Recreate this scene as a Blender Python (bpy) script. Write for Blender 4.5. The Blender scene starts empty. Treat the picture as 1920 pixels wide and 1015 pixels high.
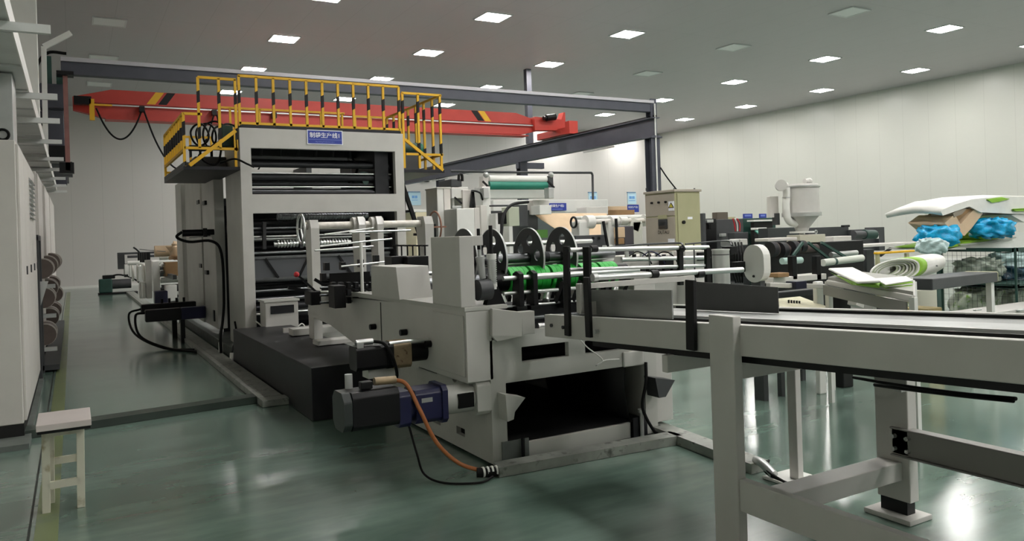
import bpy, math, random
from math import sin, cos, pi, radians
from mathutils import Vector, Matrix
from mathutils.geometry import tessellate_polygon
random.seed(7)
S = bpy.context.scene
COL = S.collection

# ---------------------------------------------------------------- camera
YAW = radians(29.66); ROLL = radians(1.87); FPX = 1447.0; CXP = 960.0; CYP = 440.0; EYE = 1.65
Fv = Vector((sin(YAW), cos(YAW), 0)); Rv = Vector((cos(YAW), -sin(YAW), 0)); Uv = Vector((0, 0, 1))
cam = bpy.data.cameras.new('camera'); camo = bpy.data.objects.new('camera', cam); COL.objects.link(camo)
cam.sensor_fit = 'HORIZONTAL'; cam.sensor_width = 36.0; cam.lens = FPX / 1920 * 36.0
cam.shift_y = -(507.5 - CYP) / 1920.0
cam.clip_start = 0.05; cam.clip_end = 200
cr = Rv * cos(ROLL) - Uv * sin(ROLL); cu = Uv * cos(ROLL) + Rv * sin(ROLL)
M4 = Matrix.Identity(4)
for i in range(3):
    M4[i][0] = cr[i]; M4[i][1] = cu[i]; M4[i][2] = -Fv[i]
M4[0][3], M4[1][3], M4[2][3] = 0, 0, EYE
camo.matrix_world = M4
S.camera = camo

# ---------------------------------------------------------------- world + exposure
W = bpy.data.worlds.new('world'); S.world = W; W.use_nodes = True
W.node_tree.nodes['Background'].inputs[0].default_value = (0.75, 0.8, 0.85, 1)
W.node_tree.nodes['Background'].inputs[1].default_value = 0.1
S.view_settings.view_transform = 'Standard'
S.view_settings.look = 'None'
S.view_settings.gamma = 1.0
S.view_settings.use_curve_mapping = False
S.view_settings.exposure = 0.0
PANEL_EMIT = 80.0
ROOM_H = 7.56; XL, XR, YN, YF = -2.2, 31.55, -16.0, 36.75

def at(px, py, x=None, y=None, z=None):
    """world point seen at a photo pixel on the plane x=, y= or z= (metres)"""
    a = (px - CXP) / FPX; b = -(py - CYP) / FPX
    A = a * cos(ROLL) + b * sin(ROLL); Bv = -a * sin(ROLL) + b * cos(ROLL)
    d = Fv + Rv * A + Uv * Bv
    t = x / d.x if x is not None else (y / d.y if y is not None else (z - EYE) / d.z)
    return Vector((0, 0, EYE)) + d * t

# ---------------------------------------------------------------- materials
def lin(c):
    return tuple(((v / 255) / 12.92 if v / 255 <= 0.04045 else (((v / 255) + 0.055) / 1.055) ** 2.4) for v in c) + (1,)
def mat(name, rgb, rough=0.5, metal=0.0, var=0.0, scale=4.0, bump=0.0, spec=0.5, wear=None, emit=None, aniso=None, coat=0.0):
    m = bpy.data.materials.new(name); m.use_nodes = True
    nt = m.node_tree; bs = nt.nodes['Principled BSDF']
    bs.inputs['Base Color'].default_value = lin(rgb)
    bs.inputs['Roughness'].default_value = rough
    bs.inputs['Metallic'].default_value = metal
    bs.inputs['Specular IOR Level'].default_value = spec
    if coat: bs.inputs['Coat Weight'].default_value = coat
    if var or bump or wear:
        tc = nt.nodes.new('ShaderNodeTexCoord'); nz = nt.nodes.new('ShaderNodeTexNoise')
        nz.inputs['Scale'].default_value = scale; nz.inputs['Detail'].default_value = 6
        src = tc.outputs['Object']
        if aniso:
            mp = nt.nodes.new('ShaderNodeMapping'); mp.inputs['Scale'].default_value = aniso
            nt.links.new(src, mp.inputs[0]); src = mp.outputs[0]
        nt.links.new(src, nz.inputs['Vector'])
        if var:
            mr = nt.nodes.new('ShaderNodeMapRange'); mr.inputs['From Min'].default_value = .3; mr.inputs['From Max'].default_value = .7
            mr.inputs['To Min'].default_value = 1 - var; mr.inputs['To Max'].default_value = 1 + var
            nt.links.new(nz.outputs['Fac'], mr.inputs[0])
            hs = nt.nodes.new('ShaderNodeHueSaturation'); hs.inputs['Color'].default_value = lin(rgb)
            nt.links.new(mr.outputs[0], hs.inputs['Value']); last = hs.outputs[0]
            if wear:
                n2 = nt.nodes.new('ShaderNodeTexNoise'); n2.inputs['Scale'].default_value = scale * 1.7; n2.inputs['Detail'].default_value = 8
                nt.links.new(src, n2.inputs['Vector'])
                r2 = nt.nodes.new('ShaderNodeMapRange'); r2.inputs['From Min'].default_value = .58; r2.inputs['From Max'].default_value = .68
                nt.links.new(n2.outputs['Fac'], r2.inputs[0])
                mx = nt.nodes.new('ShaderNodeMix'); mx.data_type = 'RGBA'
                nt.links.new(r2.outputs[0], mx.inputs[0]); nt.links.new(last, mx.inputs[6]); mx.inputs[7].default_value = lin(wear)
                last = mx.outputs[2]
            nt.links.new(last, bs.inputs['Base Color'])
        if bump:
            bp = nt.nodes.new('ShaderNodeBump'); bp.inputs['Strength'].default_value = bump; bp.inputs['Distance'].default_value = .02
            nt.links.new(nz.outputs['Fac'], bp.inputs['Height']); nt.links.new(bp.outputs[0], bs.inputs['Normal'])
    if emit:
        bs.inputs['Emission Color'].default_value = lin(rgb); bs.inputs['Emission Strength'].default_value = emit
    return m

PAINT = mat('grey_machine_paint', (196, 194, 189), .42, var=.05, scale=3, coat=.1)
PAINT2 = mat('worn_grey_machine_paint', (186, 186, 180), .45, var=.07, scale=2.2)
WHITE = mat('white_enamel', (225, 225, 220), .4, var=.03)
OFFW = mat('offwhite_cabinet_paint', (212, 208, 202), .45, var=.03)
BLACK = mat('black_paint', (13, 13, 15), .4, var=.1, spec=.3)
BLKST = mat('blackened_steel', (38, 38, 42), .42, .5, var=.25, scale=2.5, bump=.05)
RUB = mat('black_rubber', (11, 11, 11), .6, spec=.2)
DKGR = mat('dark_grey_paint', (62, 64, 66), .5, var=.1)
INNER = mat('oily_dark_steel', (38, 39, 42), .5, .4, var=.3, scale=6)
STEEL = mat('galvanised_steel', (186, 188, 186), .42, .4, var=.08, scale=8)
CHROME = mat('polished_steel', (215, 217, 215), .3, .9)
ROLLER = mat('dull_roller_steel', (120, 122, 124), .3, .9, var=.15, scale=12)
PLATE = mat('brushed_sheet_steel', (150, 152, 150), .38, .6, var=.28, scale=3, aniso=(1, .35, 2))
DKPLATE = mat('dark_sheet_steel', (84, 84, 84), .45, .3, var=.15, scale=3)
ALU = mat('aluminium', (196, 198, 196), .35, .8, var=.05)
GREEN = mat('green_rubber_sleeve', (44, 184, 66), .45, var=.1)
TEAL = mat('teal_green_roller', (40, 128, 108), .4, var=.08)
DKTEAL = mat('dark_green_paint', (36, 70, 62), .45, var=.15)
BLUE = mat('navy_blue_paint', (17, 19, 62), .38, var=.1)
NAVY = mat('dark_navy_motor', (20, 22, 48), .4)
YEL = mat('safety_yellow_paint', (230, 178, 30), .45, var=.06)
RED = mat('crane_red_paint', (186, 62, 52), .45, var=.05)
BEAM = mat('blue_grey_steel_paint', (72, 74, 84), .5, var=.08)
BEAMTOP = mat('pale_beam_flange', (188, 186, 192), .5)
ORANGE = mat('orange_cable', (172, 104, 58), .5)
BEIGE = mat('dirty_beige_metal', (150, 132, 104), .5, .3, var=.2, scale=12, wear=(90, 60, 40))
CABGR = mat('beige_green_cabinet', (170, 168, 132), .5, var=.05)
CABFR = mat('beige_grey_cabinet', (168, 160, 146), .5, var=.05)
KRAFT = mat('kraft_paper', (210, 184, 152), .7, var=.06)
CARD = mat('brown_cardboard', (150, 118, 82), .8, var=.1)
BAGW = mat('white_woven_bag', (228, 228, 222), .5, var=.05, scale=5, bump=.2)
BAGG = mat('lime_green_bag_print', (140, 190, 50), .5)
FILMB = mat('blue_plastic_film', (0, 158, 208), .22, var=.3, scale=14, bump=1.0)
FILMD = mat('dark_blue_film', (24, 66, 84), .3, var=.3, scale=8, bump=.5)
FILMC = mat('clear_creased_film', (190, 215, 215), .2, var=.2, scale=12, bump=.8)
SIGNB = mat('blue_sign_plate', (42, 62, 160), .4)
SIGNL = mat('light_blue_sign_strip', (120, 140, 215), .4)
SIGNW = mat('white_sign_lettering', (240, 242, 248), .5)
POSTER = mat('pale_blue_poster', (190, 222, 238), .5)
PBLUE = mat('poster_blue', (110, 165, 225), .5)
REDK = mat('red_plastic_knob', (190, 40, 50), .35)
PLINTH = mat('black_plinth', (16, 16, 16), .6)
CONC = mat('stained_concrete', (104, 110, 106), .6, var=.2, scale=6, bump=.2)
GALV = mat('scuffed_trunking', (150, 153, 146), .42, .35, var=.2, scale=7, wear=(96, 98, 92))
BROWNR = mat('brown_dusty_reel', (96, 84, 78), .6, var=.2)
REELRIM = mat('pale_reel_rim', (178, 172, 164), .6, var=.1)
GLASS = mat('dark_screen', (30, 32, 36), .1)
WARNY = mat('warning_yellow', (200, 190, 60), .5)
BLINE = mat('yellow_reel_stop', (190, 195, 70), .5)

def striped(name, period, z0, duty=.5, axis=2):
    m = bpy.data.materials.new(name); m.use_nodes = True; nt = m.node_tree; bs = nt.nodes['Principled BSDF']
    tc = nt.nodes.new('ShaderNodeTexCoord'); sp = nt.nodes.new('ShaderNodeSeparateXYZ'); nt.links.new(tc.outputs['Object'], sp.inputs[0])
    a = nt.nodes.new('ShaderNodeMath'); a.operation = 'SUBTRACT'; a.inputs[1].default_value = z0; nt.links.new(sp.outputs[axis], a.inputs[0])
    b = nt.nodes.new('ShaderNodeMath'); b.operation = 'MULTIPLY'; b.inputs[1].default_value = 1 / period; nt.links.new(a.outputs[0], b.inputs[0])
    c = nt.nodes.new('ShaderNodeMath'); c.operation = 'FRACT'; nt.links.new(b.outputs[0], c.inputs[0])
    d = nt.nodes.new('ShaderNodeMath'); d.operation = 'LESS_THAN'; d.inputs[1].default_value = duty; nt.links.new(c.outputs[0], d.inputs[0])
    mx = nt.nodes.new('ShaderNodeMix'); mx.data_type = 'RGBA'; nt.links.new(d.outputs[0], mx.inputs[0])
    mx.inputs[6].default_value = lin((230, 178, 30)); mx.inputs[7].default_value = lin((28, 26, 24))
    nt.links.new(mx.outputs[2], bs.inputs['Base Color']); bs.inputs['Roughness'].default_value = .45
    return m

# ---------------------------------------------------------------- mesh buffer
class MB:
    def __init__(s): s.v = []; s.f = []; s.sm = []; s.mi = []; s.m = 0
    def _add(s, vs, fs, smooth=False):
        o = len(s.v); s.v += [Vector(v) for v in vs]
        for f in fs: s.f.append([i + o for i in f]); s.sm.append(smooth); s.mi.append(s.m)
        return s
    def box(s, x0, x1, y0, y1, z0, z1):
        if x0 > x1: x0, x1 = x1, x0
        if y0 > y1: y0, y1 = y1, y0
        if z0 > z1: z0, z1 = z1, z0
        return s._add([(x0,y0,z0),(x1,y0,z0),(x1,y1,z0),(x0,y1,z0),(x0,y0,z1),(x1,y0,z1),(x1,y1,z1),(x0,y1,z1)],
                      [(0,3,2,1),(4,5,6,7),(0,1,5,4),(1,2,6,5),(2,3,7,6),(3,0,4,7)])
    def pbox(s, px0, px1, py0, py1, y, dep):
        "box whose front face fills a pixel rectangle on the plane y="
        fl = py1 == 999
        if fl: py1 = py0 + 60
        m = (py0 + py1) / 2; n = (px0 + px1) / 2
        x0 = at(px0, m, y=y).x; x1 = at(px1, m, y=y).x; z1 = at(n, py0, y=y).z; z0 = 0.0 if fl else at(n, py1, y=y).z
        return s.box(x0, x1, y, y + dep, z0, z1)
    def frame(s, p0, p1, up=None):
        d = (Vector(p1) - Vector(p0)); L = d.length; d = d / L
        u = Vector(up) if up else (Vector((0, 0, 1)) if abs(d.z) < .95 else Vector((0, 1, 0)))
        a = d.cross(u).normalized(); b = a.cross(d).normalized()
        return d, a, b, L
    def bar(s, p0, p1, w, h, up=None):
        p0 = Vector(p0); p1 = Vector(p1); d, a, b, L = s.frame(p0, p1, up)
        vs = []
        for p in (p0, p1):
            for i, j in ((-1,-1),(1,-1),(1,1),(-1,1)): vs.append(p + a * (i*w/2) + b * (j*h/2))
        return s._add(vs, [(0,3,2,1),(4,5,6,7),(0,1,5,4),(1,2,6,5),(2,3,7,6),(3,0,4,7)])
    def cyl(s, p0, p1, r, n=16, r2=None, caps=True):
        p0 = Vector(p0); p1 = Vector(p1); r2 = r if r2 is None else r2
        d, a, b, L = s.frame(p0, p1)
        ring = [(a * cos(2*pi*k/n) + b * sin(2*pi*k/n)) for k in range(n)]
        vs = [p0 + q * r for q in ring] + [p1 + q * r2 for q in ring]
        s._add(vs, [(k, (k+1) % n, n + (k+1) % n, n + k) for k in range(n)], True)
        if caps:
            s._add([p0 + q * r for q in ring], [tuple(range(n - 1, -1, -1))]); s._add([p1 + q * r2 for q in ring], [tuple(range(n))])
        return s
    def revolve(s, p0, axis, prof, n=20):
        "prof: (distance along axis, radius)"
        p0 = Vector(p0); d = Vector(axis).normalized(); _, a, b, _ = s.frame(p0, p0 + d)
        for (t0, r0), (t1, r1) in zip(prof, prof[1:]):
            vs = []
            for t, r in ((t0, r0), (t1, r1)):
                for k in range(n): vs.append(p0 + d * t + (a * cos(2*pi*k/n) + b * sin(2*pi*k/n)) * max(r, 1e-4))
            s._add(vs, [(k, (k+1) % n, n + (k+1) % n, n + k) for k in range(n)], True)
        return s
    def tube(s, pts, r, n=8, seg=6, closed=False):
        P = [Vector(p) for p in pts]; out = []
        m = len(P)
        for i in range(m if closed else m - 1):
            p1 = P[i]; p2 = P[(i+1) % m]
            p0 = P[i-1] if (i > 0 or closed) else p1 * 2 - p2
            p3 = P[(i+2) % m] if (i + 2 < m or closed) else p2 * 2 - p1
            for k in range(seg):
                t = k / seg
                out.append(.5 * ((2*p1) + (p2-p0)*t + (2*p0-5*p1+4*p2-p3)*t*t + (3*p1-p0-3*p2+p3)*t**3))
        if not closed: out.append(P[-1])
        vs = []; up = Vector((.13, .21, .97)).normalized(); L = len(out)
        for i, p in enumerate(out):
            q = (out[(i+1) % L] - out[i-1]) if (closed or 0 < i < L-1) else (out[1]-out[0] if i == 0 else out[-1]-out[-2])
            q = q.normalized(); a = q.cross(up)
            if a.length < 1e-3: a = q.cross(Vector((1, 0, 0)))
            a.normalize(); b = a.cross(q); up = b if abs(b.dot(up)) > .05 else up
            for k in range(n): vs.append(p + (a * cos(2*pi*k/n) + b * sin(2*pi*k/n)) * r)
        fs = [(i*n+k, i*n+(k+1) % n, ((i+1) % L)*n+(k+1) % n, ((i+1) % L)*n+k) for i in range(L if closed else L-1) for k in range(n)]
        s._add(vs, fs, True)
        if not closed: s._add(vs[:n], [tuple(range(n-1, -1, -1))]); s._add(vs[-n:], [tuple(range(n))])
        return s
    def plate(s, outer, holes, fn, t):
        "flat plate with holes; fn maps (u, v, w) to world, w in 0..t"
        loops = [outer] + list(holes); flat = [q for l in loops for q in l]
        tri = tessellate_polygon([[Vector((u, v, 0)) for u, v in l] for l in loops])
        s._add([fn(u, v, 0) for u, v in flat], [tuple(f) for f in tri])
        s._add([fn(u, v, t) for u, v in flat], [tuple(reversed(f)) for f in tri])
        for l in loops:
            n = len(l); s._add([fn(u, v, 0) for u, v in l] + [fn(u, v, t) for u, v in l], [(k, (k+1) % n, n+(k+1) % n, n+k) for k in range(n)])
        return s
    def ext(s, poly, axis, a0, a1, holes=()):
        fns = {'x': lambda u, v, w: (a0 + w, u, v), 'y': lambda u, v, w: (u, a0 + w, v), 'z': lambda u, v, w: (u, v, a0 + w)}
        return s.plate(poly, holes, fns[axis], a1 - a0)
    def sphere(s, c, r, n=14, m=8, sc=(1, 1, 1)):
        c = Vector(c); vs = []; fs = []
        for i in range(m + 1):
            for k in range(n):
                th = pi * i / m; ph = 2 * pi * k / n
                vs.append(c + Vector((sin(th)*cos(ph)*sc[0], sin(th)*sin(ph)*sc[1], cos(th)*sc[2])) * r)
        for i in range(m):
            for k in range(n): fs.append((i*n+k, (i+1)*n+k, (i+1)*n+(k+1) % n, i*n+(k+1) % n))
        return s._add(vs, fs, True)
    def grid(s, nu, nv, fn, smooth=True):
        vs = [fn(i / nu, j / nv) for j in range(nv + 1) for i in range(nu + 1)]
        return s._add(vs, [(j*(nu+1)+i, j*(nu+1)+i+1, (j+1)*(nu+1)+i+1, (j+1)*(nu+1)+i) for j in range(nv) for i in range(nu)], smooth)

def rect(u0, u1, v0, v1): return [(u0, v0), (u1, v0), (u1, v1), (u0, v1)]
def circ(u, v, r, n=20, ru=None): return [(u + (ru or r) * cos(2*pi*k/n), v + r * sin(2*pi*k/n)) for k in range(n)]

ORIG = {}
def mesh_obj(name, b, mats, parent=None, bev=.0, loc=None, solid=0):
    me = bpy.data.meshes.new(name)
    if loc is None:
        if parent is not None: loc = ORIG[parent.name]
        else:
            xs = [v.x for v in b.v]; ys = [v.y for v in b.v]; zs = [v.z for v in b.v]
            loc = Vector(((min(xs)+max(xs))/2, (min(ys)+max(ys))/2, min(zs)))
    loc = Vector(loc)
    me.from_pydata([v - loc for v in b.v], [], b.f)
    me.polygons.foreach_set('use_smooth', b.sm); me.polygons.foreach_set('material_index', b.mi)
    for m in (mats if isinstance(mats, (list, tuple)) else [mats]): me.materials.append(m)
    import bmesh
    bm = bmesh.new(); bm.from_mesh(me)
    bmesh.ops.remove_doubles(bm, verts=bm.verts, dist=1e-6) if False else None
    bmesh.ops.recalc_face_normals(bm, faces=bm.faces); bm.to_mesh(me); bm.free()
    me.update()
    o = bpy.data.objects.new(name, me); COL.objects.link(o)
    if parent is not None:
        o.parent = parent; ORIG[o.name] = ORIG[parent.name]
    else:
        o.location = loc; ORIG[o.name] = loc
    if solid:
        md = o.modifiers.new('solid', 'SOLIDIFY'); md.thickness = solid
    if bev:
        md = o.modifiers.new('bevel', 'BEVEL'); md.width = bev; md.segments = 2; md.limit_method = 'ANGLE'; md.angle_limit = radians(40)
    return o
def T(name, label, cat, loc, group=None):
    o = bpy.data.objects.new(name, None); COL.objects.link(o); o.empty_display_size = .1
    o.location = loc; ORIG[o.name] = Vector(loc); o['label'] = label; o['category'] = cat
    if group: o['group'] = group
    return o
def part(name, b, m, root, bev=.0, label=None, kind=None, solid=0):
    o = mesh_obj(name, b, m, root, bev, solid=solid)
    if label: o['label'] = label
    if kind: o['kind'] = kind
    return o
def solo(name, b, m, label, cat, group=None, bev=.0, kind=None, solid=0):
    o = mesh_obj(name, b, m, None, bev, solid=solid); o['label'] = label; o['category'] = cat
    if group: o['group'] = group
    if kind: o['kind'] = kind
    return o
def struct(name, b, m, bev=0):
    o = mesh_obj(name, b, m, None, bev); o['kind'] = 'structure'; return o
def dup(o, loc, label=None, group=None):
    def rec(q, par):
        c = q.copy(); COL.objects.link(c); ORIG[c.name] = Vector(loc)
        if par is not None: c.parent = par
        for ch in list(q.children): rec(ch, c)
        return c
    r = rec(o, None); r.location = loc
    if label: r['label'] = label
    if group: r['group'] = group
    return r
def text_mb(name, txt, size, origin, udir, vdir, m, root, depth=.002, label=None, bold=0.0, align='CENTER'):
    cu = bpy.data.curves.new(name, 'FONT'); cu.body = txt; cu.size = size; cu.align_x = align; cu.align_y = 'CENTER'
    cu.extrude = depth; cu.offset = bold
    t = bpy.data.objects.new(name, cu); COL.objects.link(t)
    dg = bpy.context.evaluated_depsgraph_get(); me = bpy.data.meshes.new_from_object(t.evaluated_get(dg)); me.name = name
    bpy.data.objects.remove(t); bpy.data.curves.remove(cu)
    u = Vector(udir).normalized(); v = Vector(vdir).normalized(); w = u.cross(v)
    mt = Matrix((u, v, w)).transposed().to_4x4(); mt.translation = Vector(origin) - ORIG[root.name]
    me.transform(mt); me.materials.clear(); me.materials.append(m)
    o = bpy.data.objects.new(name, me); COL.objects.link(o); o.parent = root; ORIG[o.name] = ORIG[root.name]
    if label: o['label'] = label
    return o
# ---------------------------------------------------------------- the setting
def seam_mat(name, rgb, rough, axis, period, dark=.84, width=.012, bump=.0, var=.03, second=None):
    m = bpy.data.materials.new(name); m.use_nodes = True; nt = m.node_tree; bs = nt.nodes['Principled BSDF']; N = nt.nodes.new; Lk = nt.links.new
    g = N('ShaderNodeNewGeometry'); sp = N('ShaderNodeSeparateXYZ'); Lk(g.outputs['Position'], sp.inputs[0])
    def line(ax, per, wd):
        a = N('ShaderNodeMath'); a.operation = 'MULTIPLY'; a.inputs[1].default_value = 1 / per; Lk(sp.outputs[ax], a.inputs[0])
        f = N('ShaderNodeMath'); f.operation = 'FRACT'; Lk(a.outputs[0], f.inputs[0])
        c = N('ShaderNodeMath'); c.operation = 'LESS_THAN'; c.inputs[1].default_value = wd / per; Lk(f.outputs[0], c.inputs[0]); return c.outputs[0]
    l1 = line(axis, period, width)
    if second:
        l2 = line(second[0], second[1], width); mxm = N('ShaderNodeMath'); mxm.operation = 'MAXIMUM'; Lk(l1, mxm.inputs[0]); Lk(l2, mxm.inputs[1]); l1 = mxm.outputs[0]
    nz = N('ShaderNodeTexNoise'); nz.inputs['Scale'].default_value = .35; nz.inputs['Detail'].default_value = 3; Lk(g.outputs['Position'], nz.inputs['Vector'])
    mr = N('ShaderNodeMapRange'); mr.inputs['To Min'].default_value = 1 - var; mr.inputs['To Max'].default_value = 1 + var; Lk(nz.outputs['Fac'], mr.inputs[0])
    hs = N('ShaderNodeHueSaturation'); hs.inputs['Color'].default_value = lin(rgb); Lk(mr.outputs[0], hs.inputs['Value'])
    mx = N('ShaderNodeMix'); mx.data_type = 'RGBA'; Lk(l1, mx.inputs[0]); Lk(hs.outputs[0], mx.inputs[6]); c = lin(rgb); mx.inputs[7].default_value = (c[0]*dark, c[1]*dark, c[2]*dark, 1)
    Lk(mx.outputs[2], bs.inputs['Base Color']); bs.inputs['Roughness'].default_value = rough
    bp = N('ShaderNodeBump'); bp.inputs['Strength'].default_value = .06; bp.inputs['Distance'].default_value = .05
    n2 = N('ShaderNodeTexNoise'); n2.inputs['Scale'].default_value = 1.2; Lk(g.outputs['Position'], n2.inputs['Vector'])
    Lk(n2.outputs['Fac'], bp.inputs['Height']); Lk(bp.outputs[0], bs.inputs['Normal'])
    return m
WALL = seam_mat('white_sandwich_panel', (208, 208, 200), .34, 1, 1.15)
WALLX = seam_mat('white_sandwich_panel_far', (206, 203, 199), .36, 0, 1.15)
CEIL = seam_mat('grey_ceiling_panel', (188, 181, 184), .42, 0, 1.1, dark=.8, second=(1, 4.4))

def floor_mat():
    m = bpy.data.materials.new('green_epoxy_floor'); m.use_nodes = True; nt = m.node_tree; bs = nt.nodes['Principled BSDF']; N = nt.nodes.new; Lk = nt.links.new
    g = N('ShaderNodeNewGeometry')
    mp = N('ShaderNodeMapping'); mp.inputs['Scale'].default_value = (.55, 1.1, 1); Lk(g.outputs['Position'], mp.inputs[0])
    n1 = N('ShaderNodeTexNoise'); n1.inputs['Scale'].default_value = .9; n1.inputs['Detail'].default_value = 8; n1.inputs['Roughness'].default_value = .6; Lk(mp.outputs[0], n1.inputs['Vector'])
    cr_ = N('ShaderNodeValToRGB'); e = cr_.color_ramp.elements
    e[0].position = .32; e[0].color = lin((80, 102, 91)); e[1].position = .68; e[1].color = lin((122, 145, 134))
    Lk(n1.outputs['Fac'], cr_.inputs[0])
    # fine streaks from tyres and trolleys
    mp2 = N('ShaderNodeMapping'); mp2.inputs['Scale'].default_value = (1.2, 9, 1); mp2.inputs['Rotation'].default_value = (0, 0, radians(6)); Lk(g.outputs['Position'], mp2.inputs[0])
    n2 = N('ShaderNodeTexNoise'); n2.inputs['Scale'].default_value = 1.0; n2.inputs['Detail'].default_value = 5; Lk(mp2.outputs[0], n2.inputs['Vector'])
    r2 = N('ShaderNodeMapRange'); r2.inputs['From Min'].default_value = .35; r2.inputs['From Max'].default_value = .75; r2.inputs['To Min'].default_value = .88; r2.inputs['To Max'].default_value = 1.12; Lk(n2.outputs['Fac'], r2.inputs[0])
    hs = N('ShaderNodeHueSaturation'); Lk(cr_.outputs[0], hs.inputs['Color']); Lk(r2.outputs[0], hs.inputs['Value'])
    Lk(hs.outputs[0], bs.inputs['Base Color'])
    rr = N('ShaderNodeMapRange'); rr.inputs['To Min'].default_value = .12; rr.inputs['To Max'].default_value = .27; bs.inputs['Coat Weight'].default_value = .5; bs.inputs['Coat Roughness'].default_value = .16; Lk(n1.outputs['Fac'], rr.inputs[0]); Lk(rr.outputs[0], bs.inputs['Roughness'])
    bp = N('ShaderNodeBump'); bp.inputs['Strength'].default_value = .04; bp.inputs['Distance'].default_value = .02
    n3 = N('ShaderNodeTexNoise'); n3.inputs['Scale'].default_value = 3.5; n3.inputs['Detail'].default_value = 3; Lk(g.outputs['Position'], n3.inputs['Vector'])
    Lk(n3.outputs['Fac'], bp.inputs['Height']); Lk(bp.outputs[0], bs.inputs['Normal'])
    return m
FLOOR = floor_mat()
struct('floor', MB().box(XL - .2, XR + .2, YN - .2, YF + .2, -.2, 0), FLOOR)
struct('ceiling', MB().box(XL - .2, XR + .2, YN - .2, YF + .2, ROOM_H, ROOM_H + .2), CEIL)
struct('wall_right', MB().box(XR, XR + .2, YN - .2, YF + .2, 0, ROOM_H), WALL)
struct('wall_left', MB().box(XL - .2, XL, YN - .2, YF + .2, 0, ROOM_H), WALL)
struct('wall_far', MB().box(XL, XR, YF, YF + .2, 0, ROOM_H), WALLX)
struct('wall_near', MB().box(XL, XR, YN - .2, YN, 0, ROOM_H), WALLX)
struct('baseboard_far', MB().box(XL, XR, YF - .03, YF, 0, .1), WHITE)
struct('baseboard_right', MB().box(XR - .03, XR, YN, YF - .03, 0, .1), WHITE)
YLINE = mat('worn_yellow_floor_line', (112, 124, 84), .3, var=.2, scale=.9, wear=(88, 106, 92))
struct('trim_1', MB().box(-.24, -.12, -3, 34, .0, .003), YLINE)
CRACK = mat('dark_floor_joint', (34, 42, 38), .5)
struct('trim_2', MB().box(-.275, -.262, -3, 34, .0, .003), CRACK)
# white boxed pilasters on the left wall
struct('trim_3', MB().box(XL, -.42, 15.0, 15.5, 3.5, ROOM_H), WHITE)

# ---------------------------------------------------------------- ceiling light panels
EM = mat('lit_diffuser', (255, 252, 248), .5, emit=PANEL_EMIT)
OFF = mat('unlit_diffuser', (236, 236, 236), .35)
LFR = mat('light_frame', (215, 215, 215), .4)
def light_proto(x, y, lit, label, group):
    t = T('ceiling_light', label, 'ceiling light', (x, y, ROOM_H - .05), group)
    part('frame', MB().ext(rect(x-.4, x+.4, y-.4, y+.4), 'z', ROOM_H - .03, ROOM_H - .002, [rect(x-.36, x+.36, y-.36, y+.36)]), LFR, t)
    part('diffuser', MB().box(x-.36, x+.36, y-.36, y+.36, ROOM_H - .022, ROOM_H - .006), EM if lit else OFF, t)
    return t
ordn = ['nearest', 'second nearest', 'third nearest', 'fourth nearest', 'fifth nearest', 'farthest']
YS = [13.95, 18.3, 22.65, 27.05, 31.4, 35.57]
rows = [(5.5, True, 'first lit row from the left', (1, 2, 3, 4)), (10.05, True, 'second lit row from the left', (1, 2, 3, 4)),
        (14.62, True, 'third lit row from the left', (0, 1, 2, 3, 4)), (23.5, True, 'fourth lit row from the left', (0, 1, 2, 3, 4, 5)),
        (28.8, True, 'row beside the right wall', (1, 2, 3, 4, 5)),
        (1.0, False, 'unlit left aisle row', (2, 3, 4)), (19.0, False, 'middle unlit row', (0, 1, 2, 3))]
lp = {}
for x, lit, nm, ks in rows:
    for n, k in enumerate(ks):
        which = ordn[n] if n < len(ks) - 1 else 'farthest'
        lb = ('%s square ceiling light, %s in the %s' % ('bright' if lit else 'dark', which, nm))
        gp = 'lit ceiling panels' if lit else 'unlit ceiling panels'
        if lit not in lp: lp[lit] = light_proto(x, YS[k], lit, lb, gp)
        else: dup(lp[lit], (x, YS[k], ROOM_H - .05), lb, gp)
for x in (5.5, 10.05, 14.62, 23.5, 28.8):        # rows continued unseen over and behind the camera, added to light the hall
    for y in (-12.15, -7.8, -3.45, .9, 5.25, 9.6) + ((13.95,) if x in (5.5, 10.05, 28.8) else ()):
        dup(lp[True], (x, y, ROOM_H - .05), 'unseen bright square ceiling light added to light the hall, outside the picture', 'added lit ceiling panels outside the picture')
# ---------------------------------------------------------------- tower machine (line 1)
X0, X1, YA, ZT = 2.08, 4.53, 11.3, 3.28
t = T('printing_tower', 'tall grey bag making tower with rollers behind two openings and a blue line sign', 'machine', ((X0+X1)/2, 14.5, 0))
part('plinth', MB().box(1.95, 4.65, 11.08, 18.1, 0, .15), CONC, t, .01)
fb = MB().ext(rect(X0, X1, .15, ZT), 'y', YA, YA + .1, [rect(X0+.15, X1-.14, 2.34, 3.0), rect(X0+.15, X1-.14, .3, 2.07)])
part('front_frame', fb, PAINT, t, .006)
part('rear_frame', MB().ext(rect(X0, X1, .15, ZT), 'y', 17.7, 17.8, [rect(X0+.1, X1-.1, 2.3, 3.2), rect(X0+.2, X1-.3, .9, 2.1)]), PAINT, t)
part('side_column', MB().box(X0, X0+.12, YA+.1, 12.55, .15, ZT), PAINT2, t, .006)
part('side_column', MB().box(X1-.12, X1, YA+.1, 12.9, .15, ZT), DKGR, t, .006)
part('side_column', MB().box(X1-.12, X1, 13.6, 14.2, .15, ZT), DKGR, t, .006)
part('side_column', MB().box(X1-.12, X1, 16.6, 17.7, .15, ZT), DKGR, t, .006)
part('top_deck', MB().box(X0+.02, X1-.02, YA+.02, 14.2, ZT, ZT+.045), BLKST, t)
part('beam', MB().box(X0+.12, X1-.12, 12.4, 12.5, 3.0, 3.2), DKGR, t)
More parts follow.
